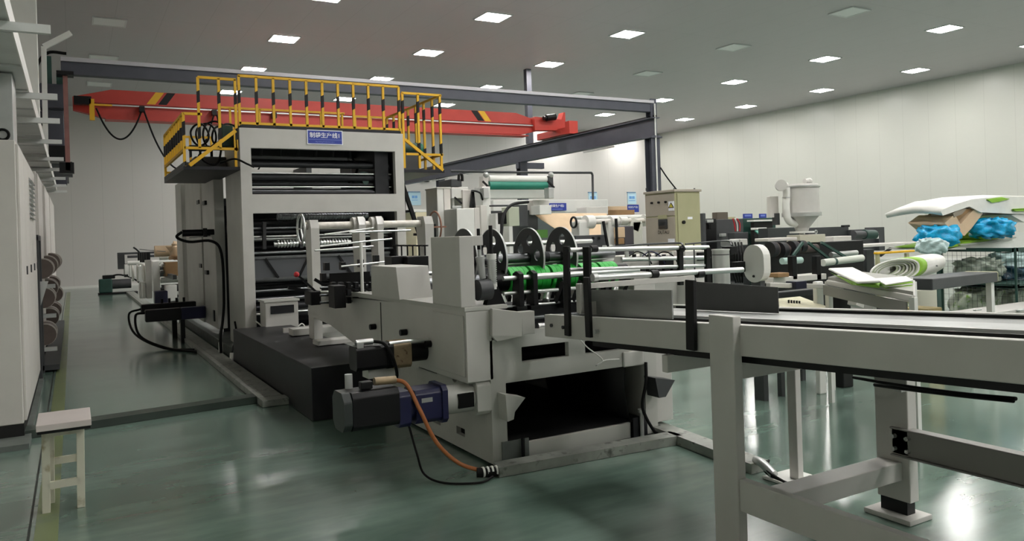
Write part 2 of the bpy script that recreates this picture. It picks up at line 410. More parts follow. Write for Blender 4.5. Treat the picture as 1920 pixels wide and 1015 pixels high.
part('beam', MB().box(X0+.12, X1-.12, 14.3, 14.42, 1.5, 2.45), DKGR, t)
# side cabinets closing the left face
part('side_door', MB().box(1.97, 2.12, 13.0, 14.3, .3, 2.93), PAINT2, t, .008)
part('side_door', MB().box(1.95, 2.12, 14.34, 15.9, .3, 2.93), PAINT2, t, .008)
part('side_door', MB().box(2.02, 2.12, 15.95, 17.0, .3, 2.97), PAINT2, t, .008)
part('side_door', MB().box(1.95, 2.12, 17.05, 18.0, .35, 2.95), PAINT2, t, .008)
for (y, z) in ((13.85, 2.35), (14.55, 2.4), (13.85, 1.18), (14.5, 1.28)):
    part('door_latch', MB().box(1.93, 1.98, y-.12, y+.12, z-.035, z+.035), BLACK, t, .003)
for (y, z) in ((13.3, 2.85), (13.3, .42)):
    part('door_vent', MB().box(1.955, 1.98, y-.06, y+.06, z-.02, z+.16), BLACK, t)
part('seam_strip', MB().box(1.945, 1.97, 13.0, 15.9, 1.78, 1.8), DKGR, t)
# rollers across the tower
def rollers(root, lst, name='roller'):
    for (y, z, r, m) in lst:
        part(name, MB().cyl((X0+.12, y, z), (X1-.14, y, z), r, 20), m, root)
rollers(t, [(11.9, 2.86, .05, INNER), (12.3, 2.62, .07, INNER), (11.75, 2.52, .035, CHROME), (12.7, 2.44, .06, INNER), (11.6, 2.40, .045, ROLLER),
            (11.55, 2.60, .055, INNER), (11.5, 2.66, .012, CHROME), (11.55, 2.50, .03, INNER), (11.5, 2.46, .01, CHROME), (11.55, 2.79, .045, INNER), (11.5, 2.37, .03, INNER)])
rollers(t, [(11.8, 1.93, .07, INNER), (12.4, 1.78, .09, INNER), (11.75, 1.7, .03, CHROME), (12.2, 1.57, .06, BLKST), (11.65, 1.26, .075, BLKST), (11.9, .98, .05, INNER),
            (11.6, .82, .035, ROLLER), (12.6, 1.1, .12, INNER), (11.8, .55, .09, INNER), (13.2, 1.9, .12, INNER), (12.5, .4, .1, INNER), (11.7, 1.09, .03, ROLLER), (11.55, 1.86, .02, ROLLER), (11.6, 1.8, .035, INNER), (11.55, 1.74, .012, CHROME), (11.5, 1.5, .02, ROLLER), (11.52, .95, .02, ROLLER), (11.6, .7, .05, BLKST), (11.5, .62, .015, CHROME)])
part('vacuum_bar', MB().box(X0+.12, X1-.8, 11.62, 11.9, 2.88, 2.92), DKGR, t)
for k in range(6):
    x = 2.45 + k * .27
    part('bar_bracket', MB().bar((x, 11.7, 2.93), (x + .02, 11.74, 3.05), .03, .03), DKGR, t)
# ridged roller and ring roller
b = MB().cyl((2.62, 11.55, 2.02), (4.0, 11.55, 2.02), .05, 16)
for k in range(32): b.cyl((2.64 + k*.042, 11.55, 2.02), (2.66 + k*.042, 11.55, 2.02), .06, 14)
part('ridged_roller', b, ROLLER, t)
b = MB().cyl((2.55, 11.5, 1.62), (3.7, 11.5, 1.62), .035, 14)
for k in range(24): b.cyl((2.6 + k*.045, 11.5, 1.62), (2.622 + k*.045, 11.5, 1.62), .055, 16)
part('ring_roller', b, CHROME, t)
for x in (2.42, 2.95): part('roller_clamp', MB().bar((x, 11.5, 1.95), (x-.02, 11.45, 1.55), .05, .06), BLACK, t, .004)
b = MB().box(X0+.15, X1-.2, 11.52, 11.55, 1.1, 1.45)
part('dark_guard', b, mat('mid_grey_guard', (84, 86, 90), .45), t, .004)
for z in (1.12, 1.43): part('guard_lip', MB().box(X0+.15, X1-.2, 11.49, 11.53, z-.015, z+.015), ROLLER, t)
for (xa, xb) in ((2.42, 2.6), (3.05, 2.9), (3.5, 3.7)): part('guard_strut', MB().bar((xa, 11.5, 1.42), (xb, 11.5, 1.13), .03, .03), BLACK, t)
part('dark_back_panel', MB().box(X0+.12, X1-.12, 13.9, 13.94, .15, 2.3), INNER, t)
part('gear_panel', MB().box(X1-.42, X1-.2, 11.45, 12.6, 2.2, 3.25), INNER, t)
part('gear_housing', MB().cyl((X1-.55, 11.6, 2.55), (X1-.55, 12.2, 2.55), .16, 20).cyl((X1-.55, 11.52, 2.55), (X1-.55, 11.6, 2.55), .05, 14), DKTEAL, t)
for p in ((X1-.72, .08), (X1-.28, .06)):
    part('hose', MB().tube([(p[0], 11.75, 3.0), (p[0]+.1, 11.7, 2.75), (p[0]-.05, 11.72, 2.5), (p[0], 11.8, 2.2)], .018), RUB, t)
# blue sign, line 1
sx0, sx1, sz0, sz1 = 3.04, 3.55, 3.085, 3.275
sg = part('line_sign', MB().box(sx0, sx1, YA-.012, YA, sz0, sz1), SIGNB, t, label='blue sign with white Chinese lettering and the number 1')
part('sign_border', MB().ext(rect(sx0-.012, sx1+.012, sz0-.012, sz1+.012), 'y', YA-.013, YA-.001, [rect(sx0, sx1, sz0, sz1)]), SIGNW, sg)
part('sign_stripe', MB().box(sx0+.01, sx1-.005, YA-.0135, YA-.012, sz0+.058, sz0+.064), SIGNL, sg)
text_mb('sign_lettering', '制袋生产线1', .084, ((sx0+sx1)/2, YA-.0135, sz0+.12), (1,0,0), (0,0,1), SIGNW, sg, .0006, bold=.0012)
text_mb('sign_small_lettering', 'Bag making Production Line 1', .024, ((sx0+sx1)/2, YA-.0135, sz0+.028), (1,0,0), (0,0,1), SIGNL, sg, .0006)
# servo actuator on the left face with its cable
part('side_actuator', MB().cyl((1.5, 13.1, 1.84), (2.0, 13.1, 1.84), .055, 14).box(1.8, 1.86, 13.03, 13.17, 1.77, 1.91), BLACK, t, label='black actuator on the left side')
part('actuator_bracket', MB().ext([(1.9, 1.8), (2.06, 1.8), (2.06, 1.4)], 'y', 12.95, 13.0), PAINT2, t)
part('power_cable', MB().tube([(1.5, 13.1, 1.86), (1.42, 13.1, 1.78), (1.6, 13.1, 1.7), (1.9, 12.9, 1.7), (2.02, 12.75, 1.5), (2.03, 12.72, .8), (1.98, 12.6, .45), (1.85, 12.0, .3), (1.82, 11.8, .02)], .022), RUB, t)
part('power_cable', MB().tube([(2.04, 11.9, .5), (2.03, 11.7, .3), (1.95, 11.4, .28), (1.88, 11.25, .14), (1.86, 11.2, .02)], .014), RUB, t)
part('cable_sleeve', MB().cyl((1.83, 11.9, .0), (1.85, 12.02, .2), .03, 10), WHITE, t)
part('cable_sleeve', MB().cyl((1.86, 11.2, .0), (1.87, 11.22, .14), .028, 10), WHITE, t)
# electric box standing inside the lower opening
t2 = T('electric_box', 'light grey electric box with a dark window inside the lower opening of the tower', 'electrical box', (2.8, 10.7, .15))
bx = at(498, 600, y=10.9).x; bx2 = at(560, 600, y=10.9).x
zt = at(530, 566, y=10.9).z; zb = at(530, 622, y=10.9).z
part('body', MB().box(bx, bx2, 10.9, 11.25, zb, zt), PAINT, t2, .01)
part('lid', MB().box(bx-.02, bx2+.02, 10.88, 11.27, zt, zt+.03), PAINT2, t2, .006)
part('window', MB().box(bx+.07, bx2-.06, 10.89, 10.905, zt-.16, zt-.05), GLASS, t2)
part('stand', MB().box(bx+.04, bx2-.04, 10.95, 11.2, 0, zb), BLACK, t2)
part('tangled_wire', MB().tube([(2.2, 11.2, .55), (2.35, 11.0, .42), (2.6, 10.85, .4), (2.75, 10.84, .5), (2.8, 10.84, .38), (2.7, 10.84, .36), (2.85, 10.84, .46), (2.9, 10.84, .36)], .01), WHITE, t2)

# ---------------------------------------------------------------- platforms and railings (one welded thing)
t = T('access_platform', 'yellow and black railing with walkway platforms wrapped around the top of the tower', 'platform', (3.3, 12.5, 2.68))
ZP = 2.68
part('platform_deck', MB().box(1.34, X0, 11.33, 13.85, ZP, ZP+.05), BLKST, t, .004)
part('platform_deck', MB().box(X1, 5.24, 11.33, 13.85, ZP, ZP+.05), BLKST, t, .004)
part('toe_board', MB().box(1.34, 1.36, 11.33, 13.85, ZP+.05, ZP+.1), DKGR, t)
SM1 = striped('hazard_stripe_paint', .46, .2, .36); 
def rail(p0, p1, w=.035, m=YEL, name='rail'): return part(name, MB().bar(p0, p1, w, w), m, t)
def post(x, y, z0, z1, w=.035, blk=None):
    b = MB(); b.box(x-w/2, x+w/2, y-w/2, y+w/2, z0, z1)
    o = part('rail_post', b, YEL, t)
    for (a, c) in (blk or ()):
        bb = MB().ext([(x-w/2-.002, a), (x+w/2+.002, a+.02), (x+w/2+.002, c+.02), (x-w/2-.002, c)], 'y', y-w/2-.002, y+w/2+.002)
        part('black_band', bb, BLACK, o)
    return o
# top front railing over the tower
xs = [2.1 + (4.48-2.1) * k / 10 for k in range(11)]
rail((2.09, YA+.05, 4.02), (4.5, YA+.05, 4.02)); rail((2.09, YA+.05, ZT+.07), (4.5, YA+.05, ZT+.07))
for x in xs[:10]: post(x, YA+.05, ZT+.03, 4.02, blk=[(3.62, 3.80)])
post(4.5, YA+.05, ZT+.03, 4.02, blk=[(3.62, 3.80)])
# back railing (lower in view), partly seen through the front one
rail((2.3, 14.1, 4.02), (4.5, 14.1, 4.02)); rail((2.3, 14.1, 3.66), (4.5, 14.1, 3.66))
for x in (2.45, 2.95, 3.5, 3.8, 4.05, 4.45): post(x, 14.1, ZT+.03, 4.02, blk=[(3.4, 3.5)])
# left platform railing: tall front section
rail((1.56, 11.35, 3.96), (2.06, 11.35, 3.96))
for x in (1.56, 1.83, 2.05): post(x, 11.35, 2.95 if x > 1.9 else 2.98, 3.96, blk=[(3.6, 3.76), (3.1, 3.26)])
rail((1.36, 11.35, 2.98), (2.06, 11.35, 2.98))
post(1.36, 11.35, ZP+.05, 3.45, blk=[(3.14, 3.33), (2.72, 2.78)]); rail((1.36, 11.35, 3.45), (1.6, 11.35, 3.45))
rail((1.42, 11.35, ZP+.06), (2.04, 11.35, 3.24), .05)
post(2.03, 11.35, ZP+.05, 3.25)
# left side railing running back
rail((1.36, 11.35, 3.45), (1.36, 13.8, 3.45)); rail((1.36, 11.35, 2.95), (1.36, 13.8, 2.95))
for k in range(1, 10): post(1.36, 11.35 + k * .272, 2.95, 3.45, blk=[(3.1, 3.28)])
post(1.36, 13.8, ZP+.05, 2.95)
rail((1.36, 13.8, 3.45), (2.1, 13.8, 3.45)); rail((1.36, 13.8, 2.85), (2.1, 13.8, 2.85))
for x in (1.75, 2.08): post(x, 13.8, ZP+.05, 3.45, blk=[(3.1, 3.28)])
# right platform railing
rail((4.55, 11.35, 3.93), (5.22, 11.35, 3.93)); rail((4.6, 11.35, 2.97), (5.22, 11.35, 2.97))
for x in (4.56, 4.82, 5.2): post(x, 11.35, 2.75, 3.93, blk=[(3.62, 3.8), (2.98, 3.14)] if x > 4.6 else [(3.6, 3.8)])
rail((4.58, 11.35, 3.2), (5.22, 11.35, 2.72), .045)
rail((5.22, 11.35, 3.93), (5.22, 13.8, 3.93)); rail((5.22, 11.35, 2.97), (5.22, 13.8, 2.97)); rail((4.56, 13.8, 3.93), (5.22, 13.8, 3.93))
for k in (1, 2, 3, 4, 5, 6, 7): post(5.22, 11.35 + k * .35, 2.75, 3.93, blk=[(3.62, 3.8), (3.0, 3.14)])
for x in (4.6, 4.9): post(x, 13.8, 2.75, 3.93, blk=[(3.5, 3.7)])
# things standing on the platforms
t = T('cable_coil', 'tangle of black hoses and cables hanging on the left platform rail', 'cable', (1.75, 12.0, 2.73))
for k in range(5):
    a = MB(); c = Vector((1.62 + .1 * k, 11.75 + .1 * (k % 2), 3.22)); r = .12 + .02 * (k % 3)
    a.tube([c + Vector((r*cos(q), .04*sin(3*q+k), r*1.25*sin(q))) for q in [2*pi*j/9 for j in range(9)]], .014, closed=True)
    part('hose_loop', a, RUB, t)
part('junction_box', MB().box(1.48, 1.75, 11.75, 11.9, 3.0, 3.07), BLACK, t, .004)
part('drop_cable', MB().tube([(1.9, 11.8, 3.3), (1.9, 11.75, 3.0), (1.82, 11.7, 2.8), (1.65, 11.7, 2.85), (1.6, 11.7, 3.02)], .016), RUB, t)
part('long_cable', MB().tube([(1.85, 11.5, 2.8), (2.0, 11.25, 2.83), (2.15, 11.2, 2.76), (2.25, 11.24, 2.72)], .014), RUB, t)
part('motor_body', MB().box(1.9, 2.05, 11.6, 11.9, 3.05, 3.35), DKTEAL, t, .01)
t = T('platform_gearbox', 'brown grey gearbox block sitting on the left platform', 'gearbox', (1.8, 12.4, 2.73))
part('housing', MB().box(1.6, 2.05, 12.2, 12.8, 2.73, 2.96), DKGR, t, .02)
part('shaft', MB().cyl((1.5, 12.4, 2.85), (1.6, 12.4, 2.85), .04, 12), ROLLER, t)
t = T('green_motor', 'dark green electric motor behind the right platform railing', 'motor', (4.95, 12.1, 2.73))
part('housing', MB().cyl((4.72, 12.1, 3.15), (5.08, 12.1, 3.15), .1, 20), DKTEAL, t)
part('fan_cover', MB().cyl((5.08, 12.1, 3.15), (5.18, 12.1, 3.15), .105, 20, r2=.09), TEAL, t)
part('gear_head', MB().box(4.6, 4.74, 12.0, 12.2, 3.05, 3.25), BLACK, t, .01)
part('foot', MB().box(4.72, 5.1, 12.02, 12.18, 2.73, 3.08), DKGR, t)
# work light bracket under right platform
# servo pair on the lower left of the tower
for (nm, lb, x0, y, z, r, m1) in (('servo_motor', 'dark navy servo motor sticking out low on the left of the tower', None, 14.2, 0, 0, NAVY),):
    p0 = at(272, 593, y=14.2); p1 = at(362, 590, y=14.2)
    t = T(nm, lb, 'motor', (1.3, 14.2, 0))
    r = .1
    part('motor_body', MB().box(p0.x, p0.x+.55, 14.2-r, 14.2+r, p0.z-r, p0.z+r), BLACK, t, .015)
    part('gear_head', MB().box(p0.x+.55, 1.95, 14.2-r, 14.2+r, p0.z-r, p0.z+r), BLUE, t, .012)
    part('support_leg', MB().box(1.55, 1.62, 14.15, 14.25, 0, p0.z-r), BLACK, t)
    part('cable', MB().tube([(p0.x, 14.25, p0.z+.05), (p0.x-.15, 14.1, p0.z+.02), (p0.x-.1, 13.9, p0.z-.3), (p0.x+.25, 13.3, .03), (p0.x+.62, 12.6, .02)], .02), RUB, t)
t = T('servo_motor', 'black servo motor behind the navy one on the left of the tower', 'motor', (1.3, 15.0, 0))
p0 = at(264, 580, y=15.0)
part('motor_body', MB().box(p0.x, 1.9, 14.9, 15.1, p0.z-.09, p0.z+.08), BLACK, t, .012)
for k in range(4): part('terminal', MB().cyl((1.35+.12*k, 15, p0.z+.08), (1.35+.12*k, 15, p0.z+.16), .022, 10), BLACK, t)
part('support_leg', MB().box(1.5, 1.58, 14.95, 15.05, 0, p0.z-.09), BLACK, t)
part('cable', MB().tube([(p0.x, 15, p0.z), (p0.x-.2, 14.8, p0.z-.06), (p0.x-.15, 14.2, p0.z-.35), (p0.x+.2, 13.4, .03), (p0.x+.6, 12.9, .02)], .018), RUB, t)
# ---------------------------------------------------------------- crane gantry
YG = 17.0; XG = 14.35; XGL = -.2
t = T('crane_gantry', 'blue grey steel crane gantry frame spanning the tall machine', 'gantry', (7, 20, 0))
def ibeam_x(x0, x1, y, z0, z1, w=.2, tf=.025):
    return MB().box(x0, x1, y-.012, y+.012, z0, z1).box(x0, x1, y-w/2, y+w/2, z0, z0+tf).box(x0, x1, y-w/2, y+w/2, z1-tf, z1)
def ibeam_y(x, y0, y1, z0, z1, w=.2, tf=.03):
    return MB().box(x-.012, x+.012, y0, y1, z0+tf, z1-tf).box(x-w/2, x+w/2, y0, y1, z0, z0+tf).box(x-w/2, x+w/2, y0, y1, z1-tf, z1)
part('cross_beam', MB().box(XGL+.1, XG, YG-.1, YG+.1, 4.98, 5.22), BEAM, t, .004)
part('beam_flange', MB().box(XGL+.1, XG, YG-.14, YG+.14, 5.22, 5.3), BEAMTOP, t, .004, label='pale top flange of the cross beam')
part('runway_beam', ibeam_y(XG, YG-.2, YF-1, 4.28, 4.82, .26), BEAM, t)
part('runway_rail', MB().box(XG-.03, XG+.03, YG-.2, YF-1, 4.82, 4.88), BLACK, t)
part('runway_beam', ibeam_y(XGL-.05, YG-.2, YF-1, 4.28, 4.76, .4), BEAM, t)
def col_h(x, y, z0, z1, w=.3):
    return MB().box(x-w/2, x+w/2, y-w/2, y-w/2+.02, z0, z1).box(x-w/2, x+w/2, y+w/2-.02, y+w/2, z0, z1).box(x-.01, x+.01, y-w/2+.02, y+w/2-.02, z0, z1)
part('column', col_h(XG, YG, 0, 4.28), BEAM, t)
part('column_cap', MB().box(XG-.2, XG+.2, YG-.2, YG+.2, 4.24, 4.28), BEAM, t)
part('column_stub', col_h(XG, YG, 4.82, 5.35, .22), BEAM, t)
for y in (24.3, 31.5): part('column', col_h(XG, y, 0, 4.28), BEAM, t)
part('column_cap', MB().box(XG-.2, XG+.9, 24.2, 24.4, 4.05, 4.26), BEAM, t)
part('hanger_post', MB().box(XG-.1, XG+.1, 23.6, 23.8, 4.88, ROOM_H), BEAM, t)
part('brace', MB().bar((XG, 24.3, 2.9), (XG-1.6, 26.2, 1.2), .12, .12), BEAM, t)
part('column_stub', MB().box(XGL-.2, XGL-.05, YG-.1, YG+.1, 4.76, 5.3).box(XGL+.02, XGL+.14, YG-.1, YG+.1, 4.76, 4.98), DKTEAL, t)
for k, y in enumerate((17.0, 24.3)): (part('column', MB().box(XGL-.22, XGL+.12, y-.15, y+.15, 3.4, 4.28), BEAM, t, .004), part('wall_corbel', MB().box(XL, XGL-.2, y-.1, y+.1, 4.0, 4.25), BEAM, t, .004))
part('column_bracket', MB().box(XGL-.25, XGL+.14, 16.8, 17.2, 3.3, 3.6), BLACK, t)
part('cable', MB().tube([(XGL-.3, 16.95, 4.7), (XGL-.28, 16.9, 5.1), (XGL-.1, 16.9, 5.36), (XGL+.2, 16.9, 5.37)], .03), RUB, t)
part('end_block', MB().box(-.46, -.03, 16.75, 16.8, 4.3, 4.73), BEAM, t, .004)
part('end_block', MB().pbox(92, 120, 208, 256, 17.4, .2), BEAM, t, .004)
part('end_block', MB().pbox(90, 126, 254, 282, 19.0, .3), DKGR, t, .004)
part('end_block', MB().pbox(92, 136, 303, 331, 23.0, .3), DKGR, t, .004)
part('conduit', MB().cyl((XG-.02, YG-.18, 1.9), (XG-.02, YG-.18, 5.2), .022, 8), WHITE, t)
part('cable', MB().tube([(XG+.1, YG-.2, 3.4), (XG+.35, YG-.2, 3.1), (XG+.65, YG-.3, 2.7)], .02), RUB, t)
for yy in (18.6, 27.0, 30.5):
    part('cable_tray_light', MB().bar((XG-.12, yy, 4.2), (XG-.12, yy+1.6, 4.2), .05, .05), STEEL, t)
# ---- red bridge crane
t = T('bridge_crane', 'long red overhead bridge crane with yellow and black stripes near both ends', 'crane', (7, 21.9, 4.85))
zb, zt_ = 4.92, 5.62
web = [(.1, 5.08), (.1, 5.4), (.95, zt_), (12.7, zt_), (13.7, 5.35), (13.7, 5.1), (12.9, zb), (.9, zb-.05)]
part('girder', MB().ext(web, 'y', 21.78, 22.02), RED, t, .006)
part('girder_flange', MB().box(.8, 13.1, 21.68, 22.12, zb-.06, zb-.03), RED, t)
part('web_ledge', MB().box(.15, 13.6, 21.72, 21.78, 5.26, 5.29), RED, t)
part('girder_lip', MB().box(.15, 13.6, 21.70, 21.72, 5.2, 5.235), ALU, t, label='pale power track along the girder')
part('end_carriage', MB().box(XG-.18, XG+.12, 20.9, 22.9, 4.9, 5.12).box(XG-.2, XG+.14, 20.85, 21.1, 4.88, 5.3), RED, t, .01)
part('end_carriage', MB().box(XGL-.12, XGL+.2, 20.9, 22.9, 4.8, 5.1), RED, t, .01)
part('girder_neck', MB().ext([(13.3, 5.05), (13.3, 5.5), (XG, 5.45), (XG+.1, 5.7), (XG+.16, 5.7), (XG+.16, 5.1)], 'y', 21.6, 21.9), RED, t, .01)
part('drive_motor', MB().cyl((13.65, 21.45, 5.45), (14.0, 21.45, 5.5), .11, 16).cyl((13.55, 21.45, 5.43), (13.65, 21.45, 5.45), .07, 12), BLACK, t)
for (xa, m) in ((1.75, YEL), (2.02, BLACK)):
    part('hazard_stripe', MB().ext([(xa, 5.3), (xa+.2, 5.3), (xa+.42, zt_-.005), (xa+.22, zt_-.005)], 'y', 21.774, 21.779), m, t)
for (xa, m) in ((11.55, YEL), (11.3, BLACK)):
    part('hazard_stripe', MB().ext([(xa, 5.3), (xa+.22, 5.3), (xa-.02, zt_-.005), (xa-.24, zt_-.005)], 'y', 21.774, 21.779), m, t)
part('crane_control_box', MB().box(.12, .5, 21.4, 21.6, 5.16, 5.36), BLACK, t, .01)
part('yellow_bracket', MB().box(.45, .56, 21.4, 21.5, 4.78, 5.3), YEL, t)
part('yellow_bracket', MB().box(.3, .95, 21.5, 21.54, 5.16, 5.2), YEL, t)
for i, (xa, xb, dip) in enumerate(((.6, 1.62, .75), (1.66, 3.35, 1.5), (3.4, 4.9, 1.7))):
    pts = [(xa + (xb-xa)*u, 21.55, 5.1 - dip * (1 - (2*u-1)**2)) for u in [k/8 for k in range(9)]]
    part('festoon_cable', MB().tube(pts, .022), RUB, t)
    part('festoon_trolley', MB().box(xb-.06, xb+.06, 21.5, 21.7, 5.06, 5.2), BLACK, t)
# ---- reddish hanging pendant post at the left end
b = MB().box(-.02, .17, 16.3, 16.42, 3.2, 5.0)
REDOX = mat('red_oxide_paint', (140, 96, 90), .6, var=.15)
t = T('hanging_column', 'dull red oxide post hanging under the left end of the crane gantry', 'post', (.08, 16.36, 3.2))
x0 = at(121, 250, y=16.4).x; x1 = at(130, 250, y=16.4).x
part('shaft', MB().box(x0, x1, 16.4, 16.5, 3.1, 4.85), REDOX, t)
part('top_plate', MB().box(x0-.1, x1+.1, 16.3, 16.6, 4.85, 4.92), BLACK, t)
part('foot_bracket', MB().box(x0-.1, x1+.06, 16.4, 16.6, 3.05, 3.25), BLACK, t)

# ---------------------------------------------------------------- left side: cabinets, tray, ducts
XC = -.41
def cabinet(y0, y1, x1, ztop, label, vents=(), zb=.15, door=True):
    t = T('control_cabinet', label, 'cabinet', ((XL+x1)/2, y0, 0), None)
    part('body', MB().box(XL+.02, x1, y0, y1, zb, ztop), OFFW, t, .008)
    part('plinth', MB().box(XL+.02, x1+.0, y0+.0, y1, 0.02, zb), PLINTH, t)
    n = max(1, round((y1-y0)/.85))
    for k in range(n):
        ya = y0 + .02 + (y1-y0-.04) * k / n; yb = y0 + .02 + (y1-y0-.04) * (k+1) / n
        d = part('door', MB().box(x1, x1+.022, ya+.01, yb-.01, zb+.02, ztop-.03), OFFW, t, .005)
        part('door_handle', MB().box(x1+.022, x1+.034, yb-.08, yb-.05, 1.42, 1.5), DKGR, d)
    for (ya, yb, za, zc) in vents:
        for k in range(9):
            z = za + (zc-za) * k / 9
            part('vent_louvre', MB().ext([(x1+.022, z), (x1+.05, z), (x1+.022, z+.03)], 'y', ya, yb), STEEL, t)
    return t
cabinet(7.93, 11.2, XC, 2.61, 'large pale control cabinet nearest on the left edge with louvred side vents', [(9.7, 10.6, 2.0, 2.45)])
struct('trim_4', MB().box(XL, -.36, 7.58, 11.4, 0, .045), CONC)
cabinet(12.6, 14.4, XC-.01, 2.75, 'pale tall cabinet directly behind the roll stand on the left')
cabinet(15.6, 18.6, XC-.01, 2.8, 'pale tall cabinet in the middle of the left row')
cabinet(19.6, 24.0, XC-.02, 2.85, 'pale tall cabinet farthest along the left row')
# vertical trunk and box between cabinet top and tray
t = T('vertical_duct', 'vertical galvanised duct rising from the near cabinet to the tray', 'cable duct', (-.5, 8.0, 2.61))
part('duct', MB().box(-.62, -.42, 8.0, 8.5, 2.61, 3.2), STEEL, t, .004)
part('flange_ring', MB().tube([(-.5 + .045*cos(a), 7.98, 2.66 + .045*sin(a)) for a in [2*pi*k/10 for k in range(10)]], .012, closed=True), RUB, t)
solo('air_conditioner_box', MB().box(-1.9, -.64, 8.1, 9.2, 2.61, 3.18), OFFW, 'white box standing on the near cabinet under the cable tray', 'box', bev=.01)
# cable tray
t = T('cable_tray', 'wide galvanised cable tray on brackets running back along the left wall', 'cable tray', (-.9, 12, 3.2))
b = MB(); y = 3.0
while y < 24:
    b.box(-1.7, -.33, y, y+1.16, 3.215, 3.225); b.box(-1.7, -.33, y+.0, y+.02, 3.2, 3.225); y += 1.17
TRAY = mat('bright_galvanised_tray', (214, 216, 214), .45, .15, var=.1, scale=2)
part('tray_floor', b, TRAY, t)
part('side_rail', MB().box(-.335, -.325, 3.0, 24, 3.2, 3.36), WHITE, t)
part('side_rail', MB().box(-1.7, -1.69, 3.0, 24, 3.2, 3.36), STEEL, t)
for y in (6.18, 8.9, 10.57, 12.62, 15.03, 17.0, 19.14, 21.3, 23.5):
    part('support_bracket', MB().box(XL, -.09, y, y+.05, 3.14, 3.2), TRAY, t)
for y in (10.0, 12.3): part('hanger_plate', MB().box(-.26, -.18, y, y+.02, 2.95, 3.2), WHITE, t) if False else None
# sloping pipe and wall duct above
t = T('elbow_duct', 'white square duct with an elbow reaching out from the left wall near the ceiling', 'duct', (-.3, 16, 3.8))
p0 = at(82, 165, y=15.9); p1 = at(82, 88, y=15.9); p2 = at(133, 62, y=15.9)
part('riser', MB().bar((p0.x, 15.9, 3.3), p1, .08, .1), WHITE, t); part('arm', MB().bar(p1, p2, .08, .09), WHITE, t)
# roll stand with reels along the left aisle
t = T('roll_stand', 'grey steel frame stand holding dusty reels beside the left cabinets', 'stand', (-.4, 11.6, 0))
b = MB().box(-.42, -.37, 11.3, 11.36, 0, 1.82).box(-.42, -.37, 12.1, 12.16, 0, 1.82).box(-.42, -.37, 11.3, 12.16, 1.77, 1.84)
part('upright_frame', b, DKGR, t, .004)
part('glass_panel', MB().box(-.41, -.405, 11.36, 12.1, 1.2, 1.77), GLASS, t)
for z in (1.15, .75, .3): part('arm', MB().box(-.45, -.22, 12.15, 12.25, z-.02, z+.03), STEEL, t)
part('base_rail', MB().box(-.4, -.2, 12.1, 19.5, .03, .1), DKGR, t)
part('corner_gusset', MB().ext([(-.37, .95), (-.37, 1.25), (-.28, 1.25)], 'y', 11.4, 11.44), ALU, t)
reels = [(12.3, 1.39, .14, 'top level, nearest'), (12.5, .98, .145, 'middle level, nearest'), (12.4, .48, .15, 'bottom level, nearest'),
         (14.2, 1.4, .16, 'top level, second'), (14.6, 1.02, .15, 'middle level, second'), (14.6, .55, .15, 'bottom level, second'),
         (16.6, 1.42, .17, 'top level, third'), (16.9, 1.0, .15, 'middle level, third'), (16.9, .5, .16, 'bottom level, third'), (18.6, 1.4, .17, 'top level, farthest'), (19, .7, .17, 'bottom level, farthest')]
for (y, z, r, w) in reels:
    cx = -.37
    q = T('dusty_reel', 'brown dusty reel on the left stand, %s from the viewer' % w, 'reel', (cx, y, z), 'dusty reels along the left aisle')
    part('drum', MB().cyl((cx, y+.0, z), (cx, y+.7, z), r*.94, 20), BROWNR, q)
    part('rim', MB().cyl((cx, y+.06, z), (cx, y+.12, z), r, 22), REELRIM, q)
    part('rim', MB().cyl((cx, y+.55, z), (cx, y+.62, z), r, 22), REELRIM, q)

# ---------------------------------------------------------------- wooden stool
t = T('stool', 'small tall stool with a pale top and white legs standing alone on the floor', 'stool', (-.07, 5.73, 0))
part('seat', MB().box(-.225, .07, 5.5, 5.92, .545, .585), mat('pale_stool_top', (206, 196, 192), .5, var=.05), t, .004)
part('seat_edge', MB().box(-.22, .065, 5.505, 5.915, .528, .547), BLACK, t, label='black underside board')
STW = mat('white_stool_paint', (208, 206, 188), .5, var=.06, wear=(160, 150, 120))
lx = (-.19, .03); ly = (5.7, 5.88)
for i, (x, y) in enumerate([(-.19, 5.68), (.0, 5.68), (-.17, 5.88), (.0, 5.88)]):
    part('leg', MB().bar((x, y, 0), (x+.01, y, .53), .045, .045), STW, t, .003)
part('stretcher', MB().bar((-.18, 5.67, .17), (.0, 5.67, .17), .025, .045), STW, t)
part('stretcher', MB().bar((-.17, 5.88, .27), (.0, 5.88, .27), .025, .045), STW, t)
for x in (-.18, .0): part('stretcher', MB().bar((x, 5.68, .22), (x, 5.88, .22), .025, .04), STW, t)
part('apron', MB().bar((-.18, 5.67, .5), (.0, 5.67, .5), .025, .05), STW, t)

# ---------------------------------------------------------------- floor trunking
HT = .07
solo('floor_trunking', MB().box(1.6, 1.84, 8.15, 30.5, .002, HT).box(1.66, 1.72, 8.15, 30.5, HT, HT+.006), GALV, 'long grey cable trunking on the floor along the left side of the tower', 'cable trunking', 'cable trunking on the floor', bev=.006)
DKT = mat('dark_trunking', (58, 68, 62), .4, var=.2)
solo('floor_trunking', MB().ext([(-.5, 7.98), (1.6, 8.22), (1.6, 8.42), (-.5, 8.2)], 'z', .002, HT), DKT, 'dark trunking crossing the aisle floor behind the stool', 'cable trunking', 'cable trunking on the floor', bev=.006)
solo('floor_trunking', MB().box(1.6, 1.98, 7.95, 8.14, .002, HT), GALV, 'short grey trunking piece beside the black steel box', 'cable trunking', 'cable trunking on the floor', bev=.006)
solo('floor_trunking', MB().ext([(2.47, 4.62), (4.02, 4.52), (4.02, 4.66), (2.5, 4.76)], 'z', .002, HT), GALV, 'grey trunking across the foot of the front machine', 'cable trunking', 'cable trunking on the floor', bev=.006)
